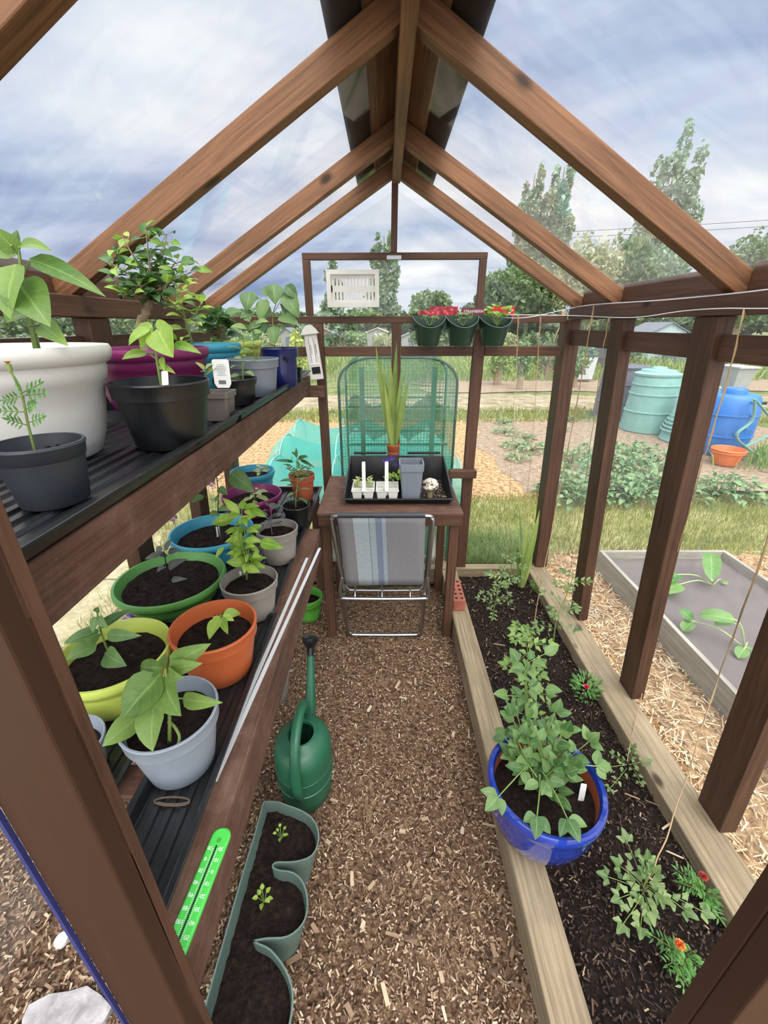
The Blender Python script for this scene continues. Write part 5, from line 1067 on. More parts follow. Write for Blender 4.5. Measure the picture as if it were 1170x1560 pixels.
twine([PX(1285, 440, .88), PX(1170, 820, .87), zsoil(1092, 1040, .45), zsoil(1020, 1262, .2), zsoil(984, 1345, .1)], 'nearest twine leading down to the tomato beside the orange marigold', .002, .6)
twine([PY(790, 480, 2.24), PY(787, 560, 2.2), PY(782, 640, 2.15), zsoil(772, 860, .3)], 'faint left twine near the far right corner post', .0013, .4)
twine([PY(824, 482, 2.25), PY(816, 600, 2.18), PY(808, 700, 2.1), zsoil(790, 890, .1)], 'faint right twine near the far right corner post', .0013, .3)
# ------------------------------------------------------------ outdoors: ground
def plane(name, x0, x1, y0, y1, z, mat, irr=.12, seed=0, th=None):
    n = 24; pts = []
    for (ax, ay), (bx, by) in (((x0, y0), (x1, y0)), ((x1, y0), (x1, y1)), ((x1, y1), (x0, y1)), ((x0, y1), (x0, y0))):
        for k in range(n): t_ = k/n; x = ax+(bx-ax)*t_; y = ay+(by-ay)*t_; pts.append((x+irr*noise.noise(V((x*1.3, y*1.3, seed))), y+irr*noise.noise(V((x*1.3, y*1.3, seed+5))), z))
    mb = MB(); mb.add(pts, [tuple(range(len(pts)))]); return struct(mb.build(name, mat, None, smooth=False))
plane('lawn', -150, 150, -3, 160, -.05, m_fargrass, 0)
plane('grass_strip', -2.6, 9, 2.72, 3.75, -.008, m_grassground, .25, 1)
plane('straw_strip', -3.2, .9, 2.36, 2.95, -.012, m_chipground, .1, 2)
plane('chip_yard', -3.6, 2.2, 3.7, 7.6, -.012, m_strawground, .3, 3)
plane('vegetable_plot', 1.35, 6.2, 4.0, 7.6, -.009, m_dirt, .3, 4)
plane('pale_track', -30, 40, 8.4, 10.6, -.03, m_path, .5, 5)
plane('far_plot', 1, 30, 11.2, 13.5, -.03, m_dirt, .6, 6)
plane('side_soil', -1.62, -.98, .9, 3.0, -.01, m_dirt, .06, 7)
for i, (a, b) in enumerate(((.9, 1.7), (1.72, 2.35), (2.37, 3.1))):
    mb = MB(); mb.box2((-2.9, a, -.03), (-1.6, b, .012)); tag(mb.build('paving_slab', m_slab, None, smooth=False, bevel=.006), 'beige paving slab outside the left wall, '+('nearest the camera', 'the middle one', 'the farthest one')[i], 'paving slab', 'beige paving slabs')
def blades(name, n, samp, hh, w, mat, label, z=-.005, seed=1, cat='grass'):
    rg = np.random.default_rng(seed); P = np.array([samp(rg) for _ in range(n)]); h = rg.uniform(*hh, n); a = rg.uniform(0, 6.28, n); ln = rg.uniform(.1, .8, n); b = rg.uniform(0, 6.28, n)
    dx, dy = np.cos(a)*w/2, np.sin(a)*w/2; lx, ly = np.cos(b)*ln*h, np.sin(b)*ln*h
    v = np.stack([np.stack([P[:, 0]-dx, P[:, 1]-dy, np.full(n, z)], 1), np.stack([P[:, 0]+dx, P[:, 1]+dy, np.full(n, z)], 1), np.stack([P[:, 0]+dx*.7+lx*.35, P[:, 1]+dy*.7+ly*.35, z+h*.6], 1), np.stack([P[:, 0]-dx*.7+lx*.35, P[:, 1]-dy*.7+ly*.35, z+h*.6], 1), np.stack([P[:, 0]+lx, P[:, 1]+ly, z+h*.95], 1)], 1).reshape(-1, 3)
    F = []
    for i in range(n): k = i*5; F += [(k, k+1, k+2, k+3), (k+3, k+2, k+4)]
    me = bpy.data.meshes.new(name); me.from_pydata(v.tolist(), [], F); me.materials.append(mat); me.update(); o = bpy.data.objects.new(name, me); COL.objects.link(o); return tag(o, label, cat, kind='stuff')
blades('grass', 26000, lambda g: (g.uniform(.4, 7), g.uniform(2.7, 3.85)), (.03, .075), .006, m_grass, 'short grass strip behind the greenhouse', seed=1)
blades('tall_grass', 2600, lambda g: (g.uniform(.5, 1.08), 2.44+.4*g.random()**1.5), (.08, .24), .007, leafm('lush_grass', srgb(104, 132, 70), srgb(176, 192, 124), .35, sc=3), 'lush long grass tuft against the back wall', seed=2)
blades('left_grass', 5000, lambda g: (g.uniform(-3, -1.0), g.uniform(2.6, 3.9)), (.04, .14), .006, m_grass, 'grass patch outside the left wall beyond the paving', seed=3)
blades('edge_grass', 900, lambda g: (g.normal(-1.62, .05), g.uniform(1.2, 3)), (.03, .11), .005, m_grass, 'grass tufts growing along the paving edge', seed=4)
blades('meadow_weeds', 16000, lambda g: (g.uniform(-14, 26), g.uniform(13.2, 22)), (.12, .45), .05, leafm('weed_blades', srgb(92, 118, 58), srgb(156, 172, 100), .3, sc=2), 'rough green weeds beyond the pale track', z=-.04, seed=5)
blades('track_verge', 12000, lambda g: (g.uniform(-6, 14), g.uniform(7.3, 8.5)), (.05, .14), .02, m_grass, 'strip of verge grass before the pale track', z=-.03, seed=6)
# alliums
for i, (u, v, s) in enumerate(((264, 789, 1), (322, 736, 1.1), (197, 942, 1))):
    Xa = -1.3 if i < 2 else -1.1; c = PX(u, v, Xa); t = empty('allium', (c.x, c.y, 0), ('mauve allium seen between the left posts above the blue planter', 'pale mauve allium behind the tall thin pepper stem', 'violet flower low outside behind the lime planter')[i], 'flower')
    MB().tube([(c.x, c.y, 0), (c.x, c.y, c.z)], .003, 6).build('stem', m_stem, t); mb = MB()
    for k in range(70): z = 1-2*(k+.5)/70; a = k*2.4; d = V((math.cos(a)*math.sqrt(1-z*z), math.sin(a)*math.sqrt(1-z*z), z)); mb.leaf(c+d*.01, c+d*.03*s, .009, d.orthogonal(), 0, .1, 'round', 3)
    mb.build('flower_head', C('mauve_petals' if i < 2 else 'violet_petals_b', 158, 104, 150, .6) if i < 2 else C('violet_petals_c', 86, 56, 158, .6), t)
# ------------------------------------------------------------ raised bed with squash
t = empty('raised_bed', (1.85, 1.7, 0), 'grey weathered timber raised bed covered with dark membrane outside the right wall', 'raised bed')
beam('side_board', (1.47, .85, .065), (1.47, 2.52, .065), .024, .15, m_greywood, parent=t); beam('side_board', (2.3, .85, .065), (2.3, 2.52, .065), .024, .15, m_greywood, parent=t)
beam('end_board', (1.482, 2.508, .065), (2.288, 2.508, .065), .024, .15, m_greywood, parent=t); beam('end_board', (1.482, .862, .065), (2.288, .862, .065), .024, .15, m_greywood, parent=t)
o = hmesh('membrane', 1.482, 2.288, .875, 2.496, .03, .085, .008, 5, C('dark_membrane', 104, 96, 94, .8)); o.parent = t; o.location = V(o.location)-t.location; o.name = 'membrane'
CS = (980, 820, .1624)
for lb_, b_, Lf in (('far squash plant growing through the membrane of the grey raised bed', (655, 440), [(640, 400, .16, 630, 120, .24, 150), (350, 430, .14, 165, 500, .12, 190), (330, 340, .16, 180, 400, .16, 150), (745, 405, .1, 790, 430, .1, 50), (650, 290, .2, 700, 275, .2, 40)]),
                    ('near squash plant with two broad leaves in the grey raised bed', (950, 1030), [(870, 770, .22, 520, 720, .2, 150), (860, 800, .2, 660, 800, .16, 90), (465, 775, .14, 340, 670, .18, 110), (460, 780, .14, 370, 870, .1, 110), (950, 1030, .12, 890, 1120, .1, 110), (960, 1020, .12, 1060, 1070, .1, 45)])):
    b0 = czp(CS, *b_, .09); t = empty('squash_plant', b0, lb_, 'plant'); sm = MB(); lm = MB()
    for x0, y0, h0, x1, y1, h1, w in Lf:
        a = czp(CS, x0, y0, h0); e = czp(CS, x1, y1, h1); sm.tube(curve([b0, b0.lerp(a, .5)+V((0, 0, .03)), a, a.lerp(e, .3)]), .0035, 7); lm.leaf(a, e, w*CS[2]*dep(a)/F_, V((-.3, -.3, 1)), .15, .2, 'round', 8)
    sm.build('stem', leafm('pale_stem', srgb(150, 170, 110), srgb(180, 196, 140), .1), t); lm.build('leaves', leafm('squash_leaf', srgb(84, 136, 66), srgb(130, 172, 92), .35), t, ang=180)
# ------------------------------------------------------------ potato plants
def rosette(seed, n=70, Rr=.26, Hh=.26):
    rr = random.Random(seed); lm = MB()
    for k in range(n):
        a = rr.random()*6.28; r1 = rr.random()**.6*Rr; z = Hh*(1-(r1/Rr)**2*.75)*rr.uniform(.55, 1); p = V((r1*math.cos(a), r1*math.sin(a), z)); d = V((math.cos(a), math.sin(a), rr.uniform(-.5, .5))).normalized(); lm.leaf(p, p+d*rr.uniform(.06, .1), .05, V((rr.uniform(-.4, .4), rr.uniform(-.4, .4), 1)), .2, .25, ns=4)
        if k < 16: lm.tube([(0, 0, 0), p*.5+V((0, 0, .03)), p], .004, 4)
    return lm
def place_set(name, spots, label, cat, group, mat, seed, n=70, Rr=.26, Hh=.26):
    pr = [rosette(seed+i, n, Rr, Hh).build(name, mat, None, ang=180, origin=(0, 0, 0)) for i in range(2)]; used = [0, 0]
    for i, (x, y, s) in enumerate(spots):
        o = pr[i % 2] if not used[i % 2] else pr[i % 2].copy()
        if used[i % 2]: COL.objects.link(o)
        used[i % 2] = 1; o.location = (x, y, -.01); o.rotation_euler = (0, 0, i*1.7); o.scale = (s, s, s); tag(o, label, cat, group)
sp = []
for (u, v, s) in ((870, 700, .8), (880, 730, 1), (905, 752, 1), (935, 745, 1), (960, 758, 1), (990, 752, .95), (925, 715, 1), (950, 712, 1), (985, 725, 1), (1015, 735, .8), (930, 692, .9), (960, 690, .9), (1000, 700, .9), (895, 690, .7), (1030, 755, .9), (1090, 752, 1), (1120, 752, .9), (865, 745, .9), (845, 752, .8), (880, 765, .8)): p = PZ(u, v+6, 0); sp.append((p.x, p.y, s))
place_set('potato_plant', sp, 'leafy potato plant in the green patch beyond the right wall', 'plant', 'potato plants beyond the right wall', L_potato, 40)
sp = []
for (u, v, s) in ((770, 660, .8), (785, 682, .8), (810, 686, .9), (800, 668, .7), (768, 645, .7), (790, 700, .7), (850, 655, .7), (862, 640, .7)): p = PZ(u, v, 0); sp.append((p.x, p.y, s))
place_set('young_potato_plant', sp, 'low young potato plant scattered on the bare plot seen through the back wall', 'plant', 'young potato plants on the bare plot', L_potato, 60, 34, .22, .16)
# ------------------------------------------------------------ bins, barrel and bucket
def ringbin(name, label, cat, x, y, prof, mat, ribs, lid=None, seg=40):
    t = empty(name, (x, y, 0), label, cat); mb = MB(); mb.lathe(prof, (x, y, 0), seg); mb.build('bin_body', mat, t)
    for r_, z_ in ribs: MB().lathe([(r_-.005, z_-.014), (r_+.012, z_-.008), (r_+.012, z_+.008), (r_-.005, z_+.014)], (x, y, 0), seg, close=False).build('moulded_band', mat, t)
    if lid: m2 = MB(); m2.lathe(lid, (x, y, 0), seg, close=False); m2.build('lid', mat, t)
    return t
M_mint = C('mint_plastic', 130, 176, 168, .5); M_bluebar = C('bright_blue_plastic', 44, 118, 198, .4); M_dgrey = C('slate_plastic', 88, 92, 104, .5)
ringbin('compost_bin', 'tall mint green compost bin with flat lid in the row of bins', 'compost bin', 4.18, 6.75, [(.37, 0), (.37, .02), (.34, .45), (.315, .78), (.30, .84)], M_mint, [(.352, .3), (.332, .56), (.322, .7)], [(.32, .83), (.325, .86), (.25, .885), (.24, .91), (.12, .92), (.10, .95), (.001, .96)])
ringbin('compost_bin', 'mint green cone-shaped compost bin with many rings half behind the broad post', 'compost bin', 4.40, 6.05, [(.36, 0), (.345, .05), (.21, .72), (.2, .74)], M_mint, [(.355-.2*k/11, .14+.55*k/11) for k in range(11)], [(.21, .73), (.215, .76), (.14, .79), (.001, .80)])
ringbin('compost_bin', 'slate grey compost bin behind the mint green bin', 'compost bin', 4.2, 7.7, [(.42, 0), (.41, .1), (.37, .8), (.35, .86)], M_dgrey, [(.40, .3), (.385, .6)], [(.37, .85), (.375, .88), (.3, .9), (.001, .92)])
t = ringbin('water_barrel', 'bright blue plastic water barrel beside the overturned green chair', 'barrel', 4.39, 5.45, [(.27, 0), (.29, .03), (.315, .2), (.325, .38), (.315, .56), (.29, .70), (.27, .73)], M_bluebar, [(.318, .25), (.318, .51)], [(.27, .725), (.25, .745), (.13, .75), (.13, .80), (.12, .815), (.001, .815)])
MB().box((4.62, 5.24, .66), (.06, .03, .03)).build('black_tap', m_blackpot, t)
t = ringbin('orange_bucket', 'orange bucket standing in front of the blue barrel', 'bucket', 4.1, 4.9, [(.12, 0), (.13, .02), (.165, .17)], C('bright_orange_plastic', 222, 118, 60, .45), [(.162, .155)], [(.165, .17), (.178, .18), (.17, .19), (.155, .16), (.14, .09), (.001, .08)])
t = empty('storage_tub', (5.9, 8.0, 0), 'translucent grey storage tub on legs behind the blue barrel', 'tub'); a = PY(1098, 592, 7.0); b = PY(1138, 558, 7.0)
mb = MB(); w_ = (b.x-a.x)/2; cx = (a.x+b.x)/2; vs = [(cx+sx*w_*k, 7.0+sy*.25*k, z) for k, z in ((.72, a.z), (1, b.z)) for sx, sy in ((-1, -1), (1, -1), (1, 1), (-1, 1))]; t.location = (cx, 7.0, 0)
mb.add(vs, [(3, 2, 1, 0), (4, 5, 6, 7)]+[(k, (k+1) % 4, 4+(k+1) % 4, 4+k) for k in range(4)]); mb.build('tub_body', C('grey_translucent', 168, 172, 170, .4), t, smooth=False, bevel=.01)
mb = MB(); mb.box((cx, 7.0, b.z), (w_*2.1, .55, .02)); mb.build('tub_rim', C('grey_rim', 190, 192, 190, .4), t, smooth=False)
for sx in (-1, 1): beam('leg', (cx+sx*w_*.6, 7.0, 0), (cx+sx*w_*.6, 7.0, a.z), .05, .05, m_greywood, up=(0, 1, 0), parent=t)
# overturned green garden chair
t = empty('garden_chair', (4.95, 5.1, 0), 'overturned green plastic garden chair leaning beside the blue barrel', 'chair'); Mgc = C('green_chair_plastic', 110, 160, 150, .4); cc = PY(1150, 660, 5.1)
for dy in (0, .35):
    P_1 = [PY(u, v, 5.0+dy) for u, v in ((1150, 608), (1146, 640), (1122, 662), (1135, 680), (1168, 700), (1190, 706))]; MB().tube(curve(P_1), .022, 8, squash=.6).build('side_frame', Mgc, t)
    P_1 = [PY(u, v, 5.0+dy) for u, v in ((1150, 608), (1162, 622), (1185, 650))]; MB().tube(curve(P_1), .02, 8, squash=.6).build('leg', Mgc, t)
    P_1 = [PY(u, v, 5.0+dy) for u, v in ((1135, 680), (1160, 668), (1190, 655))]; MB().tube(curve(P_1), .02, 8, squash=.6).build('armrest', Mgc, t)
for u, v in ((1148, 612), (1147, 632), (1138, 652), (1124, 663), (1140, 683)): MB().tube([PY(u, v, 5.0), PY(u, v, 5.35)], .018, 8, squash=.5).build('back_slat', Mgc, t)
blades('chair_weeds', 900, lambda g: (g.normal(4.9, .35), g.normal(4.85, .2)), (.1, .3), .015, leafm('rough_weeds', srgb(84, 124, 56), srgb(150, 178, 96), .3, sc=3), 'rough grass growing around the overturned green chair', seed=12)
# far sheds and clutter
def shed(label, u0, u1, vt, vb, Y, wall, roofm, eave=.7, D=2.0):
    a = PY(u0, vb, Y); b = PY(u1, vt, Y); z0 = 0; t = empty('shed', ((a.x+b.x)/2, Y+D/2, z0), label, 'shed'); h = max(b.z, .6); e = h*eave; mb = MB()
    xm = (a.x+b.x)/2; pf = [(a.x, z0), (b.x, z0), (b.x, e), (xm, h), (a.x, e)]; n = 5; mb.add([(x, Y, z) for x, z in pf]+[(x, Y+D, z) for x, z in pf], [tuple(range(5)), tuple(range(9, 4, -1))]+[(i, i+5, (i+1) % 5+5, (i+1) % 5) for i in range(5)]); mb.build('walls', wall, t, smooth=False)
    for s in (-1, 1):
        xe = a.x-.1 if s < 0 else b.x+.1; mb = MB(); ez = e-(h-e)*.1/max(.1, (b.x-a.x)/2); mb.add([(xm, Y-.1, h+.04), (xe, Y-.1, ez+.04), (xe, Y+D+.1, ez+.04), (xm, Y+D+.1, h+.04), (xm, Y-.1, h), (xe, Y-.1, ez), (xe, Y+D+.1, ez), (xm, Y+D+.1, h)], [(0, 1, 2, 3), (7, 6, 5, 4), (0, 4, 5, 1), (1, 5, 6, 2), (2, 6, 7, 3)]); mb.build('roof_slope', roofm, t, smooth=False)
    mb = MB(); mb.box((xm+(b.x-a.x)*.1, Y-.02, h*.33), ((b.x-a.x)*.3, .04, h*.62)); mb.build('door', roofm, t, smooth=False); return t
W1 = C('pale_mint_boards', 176, 196, 196, .7); W2 = C('grey_roof_felt', 108, 114, 122, .8); W3 = C('pale_clutter', 146, 148, 146, .7); W4 = C('brown_hut', 128, 104, 84, .8); W5 = C('green_hut', 96, 124, 104, .8)
shed('pale mint-blue garden shed with grey felt roof beyond the compost bins', 985, 1050, 492, 550, 20, W1, W2, .78)
shed('low grey rounded hut behind the middle back post', 560, 590, 500, 525, 26, W3, C('pale_hut_roof', 186, 176, 158, .8), .85)
shed('small dark greenish hut left of the grey hut', 494, 512, 505, 525, 30, W5, W2, .75)
shed('brown hut beyond the left end of the back rail', 482, 500, 500, 520, 40, W4, W4, .8)
shed('pale hut seen above the dark blue pot', 424, 448, 500, 520, 28, W3, W2, .7)
shed('white low shed seen past the hanging pockets', 612, 636, 508, 526, 34, W3, W2, .75)
for i, (u, v, Y, cn, rd, hh, lb_) in enumerate(((893, 522, 17, 'navy', .5, 1.1, 'dark blue barrel seen between the two far right posts'), (905, 524, 17, 'slate', .5, 1.0, 'slate barrel seen between the two far right posts'), (918, 520, 18, 'dark green', .5, 1.0, 'dark green barrel seen left of the second-farthest post'), (1040, 540, 19, 'grey', .55, 1.1, 'grey barrel standing right of the pale mint shed'))):
    p = PY(u, v, Y); t = ringbin('far_barrel', lb_, 'barrel', p.x, Y, [(rd*.9, 0), (rd, hh*.5), (rd*.9, hh)], C('barrel_'+cn.replace(' ', '_'), *((40, 60, 110), (84, 92, 104), (44, 84, 66), (120, 134, 142))[i], .5), [(rd, hh*.4)], [(rd*.9, hh), (.001, hh+.02)], 20)
a = PY(880, 540, 13); mb = MB(); mb.add([(a.x, 13, .05), (a.x+.55, 13, .05), (a.x+.9, 13.6, .62), (a.x+.35, 13.6, .62), (a.x, 13.03, .03), (a.x+.55, 13.03, .03), (a.x+.9, 13.63, .6), (a.x+.35, 13.63, .6)], [(0, 1, 2, 3), (7, 6, 5, 4), (0, 4, 5, 1), (1, 5, 6, 2), (2, 6, 7, 3), (3, 7, 4, 0)])
tag(mb.build('leaning_panel', W3, None, smooth=False), 'pale leaning cold-frame panel on the far plot', 'panel')
t = empty('cane_wigwam', (7.2, 18, 0), 'wigwam of pale bamboo canes seen left of the far right corner post', 'canes')
for k in range(6): a = k*1.05; MB().tube([(6.9+.5*math.cos(a), 18+.5*math.sin(a), 0), (6.9+.08*math.cos(a+3), 18, 2.0)], .018, 5).build('cane', m_twine, t)
# teal net tunnels
def netm(name, c, dens, sc=0):
    t = NT(name); tr = t.n('ShaderNodeBsdfTransparent'); d = t.n('ShaderNodeBsdfPrincipled'); d.inputs['Base Color'].default_value = c; d.inputs['Roughness'].default_value = .6
    tl = t.n('ShaderNodeBsdfTranslucent'); tl.inputs[0].default_value = c; m0 = t.n('ShaderNodeMixShader'); m0.inputs[0].default_value = .35; t.l(d.outputs[0], m0.inputs[1]); t.l(tl.outputs[0], m0.inputs[2])
    m = t.n('ShaderNodeMixShader')
    if sc:
        tc = t.n('ShaderNodeTexCoord'); sp_ = t.n('ShaderNodeSeparateXYZ'); t.l(tc.outputs['Object'], sp_.inputs[0])
        ax = [t.math('LESS_THAN', t.math('FRACT', t.math('MULTIPLY', t.math('ADD', sp_.outputs[i], 10.0) if i != 1 else t.math('ADD', sp_.outputs[1], 10.0), sc)), .2) for i in (0, 2)]
        g = t.math('MAXIMUM', ax[0], ax[1]); t.l(t.math('ADD', t.math('MULTIPLY', g, .45), dens), m.inputs[0])
    else:
        n = t.noise(t.coords('Object', (1, 1, 1)), 5, 4, .6); t.l(t.math('ADD', t.math('MULTIPLY', n, .35), dens), m.inputs[0])
    t.l(tr.outputs[0], m.inputs[1]); t.l(m0.outputs[0], m.inputs[2]); t.l(m.outputs[0], t.out.inputs[0]); return t.m
m_net = netm('turquoise_netting', srgb(70, 180, 168), .45)
for i, (u, v, zr) in enumerate(((452, 640, .42), (432, 664, .42), (414, 699, .36))):
    c = PZ(u, v, zr); xl = c.x; xr = .62+.05*i; yc = c.y; mb = MB(); nx, na = 34, 12; hw = .42; g = []
    for a_ in range(nx+1):
        x = xl+(xr-xl)*a_/nx; sag = (.13*abs(math.sin((x-xl)*3.6)))
        for b_ in range(na+1):
            th = PI*b_/na; pr = math.sin(th)**.6; g.append((x+noise.noise(V((x*3, th*2, i)))*.05-(.25*(1-pr) if a_ == 0 else 0), yc-hw*math.cos(th)+.04*noise.noise(V((x*5, th*4, i+3))), max(0, (zr-sag)*pr+.03*noise.noise(V((x*6, th*5, i+7))))))
    mb.add(g, [(a_*(na+1)+b_, (a_+1)*(na+1)+b_, (a_+1)*(na+1)+b_+1, a_*(na+1)+b_+1) for a_ in range(nx) for b_ in range(na)])
    t = empty('netting_tunnel', ((xl+xr)/2, yc, 0), ('farthest', 'middle', 'nearest')[i]+' turquoise netting tunnel on hoops beyond the back wall', 'netting tunnel', 'turquoise netting tunnels'); mb.build('net', m_net, t, ang=180)
    for a_ in range(4): x = xl+.02+(xr-xl-.04)*a_/3; MB().tube([(x, yc-hw*math.cos(PI*k/12), zr*math.sin(PI*k/12)**.6+.004) for k in range(13)], .007, 6).build('hoop', M_mint, t)
# mesh mini greenhouse outside the back wall
m_mesh = netm('green_mesh_cover', srgb(84, 160, 124), .16, 48)
Ym0, Ym1 = 2.62, 3.10; xa, xb = PY(521, 700, Ym0).x, PY(689, 700, Ym0).x; zt_ = PY(600, 545, Ym0).z; t = empty('mesh_growhouse', ((xa+xb)/2, (Ym0+Ym1)/2, 0), 'small upright grow-house with rounded top under a green mesh cover, behind the back wall', 'grow-house')
def arch(off=0): 
    r1 = .2; pts = [(xa+off, 0)]+[(xa+off+r1-r1*math.cos(a), zt_-off-r1*.75+r1*.75*math.sin(a)) for a in [k*PI/2/8 for k in range(9)]]+[(xb-off-r1+r1*math.sin(a), zt_-off-r1*.75+r1*.75*math.cos(a)) for a in [k*PI/2/8 for k in range(9)]]+[(xb-off, 0)]; return pts
ar = arch(); n = len(ar); mb = MB(); mb.add([(x, Ym0, z) for x, z in ar], [tuple(range(n))]); mb.build('front_mesh', m_mesh, t, smooth=False)
mb = MB(); mb.add([(x, Ym1, z) for x, z in ar], [tuple(range(n))]); mb.build('rear_mesh', m_mesh, t, smooth=False)
mb = MB(); mb.add([(x, Ym0, z) for x, z in ar]+[(x, Ym1, z) for x, z in ar], [(i, i+1, n+i+1, n+i) for i in range(n-1)]); mb.build('hood_mesh', m_mesh, t)
M_gt = C('dark_green_trim', 46, 96, 74, .5); M_gs = C('green_strap', 84, 148, 120, .6)
for y in (Ym0-.004, Ym1+.004): MB().tube([(x, y, z) for x, z in ar], .009, 6).build('piping', M_gt, t)
for z in (.28, .62, .84, 1.08):
    mb = MB(); mb.tube([(xa+.03, Ym0+.05, z), (xb-.03, Ym0+.05, z)], .008, 6); mb.tube([(xa+.03, Ym1-.05, z), (xb-.03, Ym1-.05, z)], .008, 6)
    for k in range(9): x = xa+.06+(xb-xa-.12)*k/8; mb.tube([(x, Ym0+.05, z), (x, Ym1-.05, z)], .003, 4)
    mb.build('wire_shelf', M_gs, t)
for x in (xa+.14, xb-.14): beam('cover_strap', (x, Ym0-.006, .05), (x, Ym0-.006, zt_-.05), .03, .003, M_gs, up=(0, 1, 0), parent=t, bevel=0)
mb = MB(); g = []
for a_ in range(17):
    for b_ in range(7): x = xa+.05+(xb-xa-.1)*a_/16; g.append((x, Ym0+.03+.02*math.sin(a_*2+b_), 1.12+.04*math.sin(a_*1.1)-.035*b_+.01*math.sin(a_*3+b_*2)))
mb.add(g, [(a_*7+b_, (a_+1)*7+b_, (a_+1)*7+b_+1, a_*7+b_+1) for a_ in range(16) for b_ in range(6)]); mb.build('rolled_cover', netm('rolled_green_mesh', srgb(50, 130, 100), .45), t, ang=180)
# left surroundings
t = empty('picket_fence', (-3.4, 4.5, 0), 'grey weathered picket fence beyond the left wall', 'fence')
for k in range(30): mb = MB(); mb.box((-3.6+.0*k, 1.0+.17*k, .72), (.02, .14, 1.44)); mb.build('picket', m_greywood, t, smooth=False)
for z in (.4, 1.1): beam('fence_rail', (-3.63, .9, z), (-3.63, 6.0, z), .03, .08, m_greywood, parent=t)
mb = MB(); mb.tube([(-3.0, .6, 1.28), (-3.0, 2.3, 1.28)], .03, 8); mb.tube([(-3.0, .6, 0), (-3.0, .6, 1.28)], .03, 8); mb.tube([(-3.0, 2.3, 0), (-3.0, 2.3, 1.28)], .03, 8)
t = empty('cloche_stand', (-3.0, 1.45, 0), 'pale tube frame seen behind the white planter outside the left wall', 'frame'); mb.build('tube_frame', W3, t)
# cap and stone at lower left
c = PZ(94, 1432, .012); t = empty('bottle_cap', (c.x, c.y, 0), 'white plastic bottle cap on the ground left of the door post', 'cap')
mb = MB(); mb.lathe([(.016, 0), (.017, .002), (.0168, .014), (.015, .016), (.001, .0165)], (c.x, c.y, .003), 24); mb.build('cap_body', m_label, t)
c = PZ(100, 1560, 0); mb = MB(); pts = [(c.x+.1*math.cos(a)*(1+.15*math.sin(a*3)), c.y+.055*math.sin(a)*(1+.1*math.cos(a*5))) for a in [k*6.283/14 for k in range(14)]]
mb.add([(x, y, 0) for x, y in pts]+[(x*1.0, y, .02) for x, y in pts]+[(c.x, c.y, .024)], [(i, (i+1) % 14, (i+1) % 14+14, i+14) for i in range(14)]+[(14+i, 14+(i+1) % 14, 28) for i in range(14)])
tag(mb.build('flat_stone', ground('grey_stone', [(.3, srgb(120, 116, 116)), (.6, srgb(176, 172, 172)), (.8, srgb(206, 202, 200))], 20, bstr=.5, bd=.004), None, ang=30), 'flat grey stone on the ground at the bottom left corner', 'stone')
# things under the bench
t, zs = potted('bright green pot on the floor under the far end of the lower bench', 'pot', -.445, 1.98, .0, .15, .085, .06, C('bright_green_pot', 96, 176, 66, .4), 'planter', .7, name='plant_pot')
t, zs = potted('pale grey pot on the floor under the bench beyond the watering can', 'pot', -.50, 1.40, .0, .16, .075, .055, M_taupe, 'nursery', .7, name='plant_pot')
t, zs = potted('blue pot on the floor behind the watering can under the bench', 'pot', -.53, .93, .0, .13, .06, .045, C('blue_floor_pot', 40, 130, 170, .4), 'nursery', .7, name='plant_pot')
t, zs = potted('dark blue pot on the floor under the bench behind the wavy planter', 'pot', -.62, .62, .0, .16, .08, .06, M_navy, 'nursery', .7, name='plant_pot')
# ------------------------------------------------------------ trees
def tree(name, label, x, y, blobs, mat, n, ls, trunk=.25, h0=1.0, seed=1, group=None, shell=.55):
    rg = np.random.default_rng(seed); t = empty(name, (x, y, 0), label, 'tree', group); vols = np.array([b[3]*b[4]*b[5] for b in blobs])**.67; vols /= vols.sum(); cnt = rg.multinomial(n, vols); P = []
    for b, c_ in zip(blobs, cnt):
        d = rg.normal(size=(c_, 3)); d /= np.linalg.norm(d, axis=1)[:, None]; r_1 = (shell+(1-shell)*rg.random(c_)**.5)*(1+.14*np.sin(d[:, 0]*7+b[0])*np.cos(d[:, 2]*9)); P.append(d*r_1[:, None]*np.array(b[3:6])+np.array(b[:3]))
    P = np.concatenate(P); m = len(P); U_ = rg.normal(size=(m, 3)); U_ /= np.linalg.norm(U_, axis=1)[:, None]; W_ = np.cross(U_, rg.normal(size=(m, 3))); W_ /= np.linalg.norm(W_, axis=1)[:, None]; s = (ls*rg.uniform(.6, 1.3, m))[:, None]
    v = np.stack([P-U_*s, P+W_*s*.6, P+U_*s, P-W_*s*.6], 1).reshape(-1, 3); me = bpy.data.meshes.new('crown'); me.from_pydata(v.tolist(), [], (np.arange(m)*4)[:, None].repeat(4, 1).__add__(np.arange(4)).tolist()); me.materials.append(mat); me.update(); o = bpy.data.objects.new('crown', me); COL.objects.link(o); o.parent = t
    mb = MB(); top = max(b[2]+b[5]*.5 for b in blobs); mb.tube([(0, 0, -.3), (0, 0, h0), (0, 0, top)], [trunk, trunk*.8, trunk*.15], 8)
    for b in blobs: mb.tube([(0, 0, min(h0, b[2]*.5)), (b[0]*.5, b[1]*.5, b[2]*.7), (b[0], b[1], b[2])], [trunk*.4, trunk*.25, trunk*.08], 5)
    me2 = bpy.data.meshes.new('trunk'); me2.from_pydata(mb.v, [], mb.f); me2.materials.append(m_bark); me2.update(); o2 = bpy.data.objects.new('trunk', me2); COL.objects.link(o2); o2.parent = t; return t
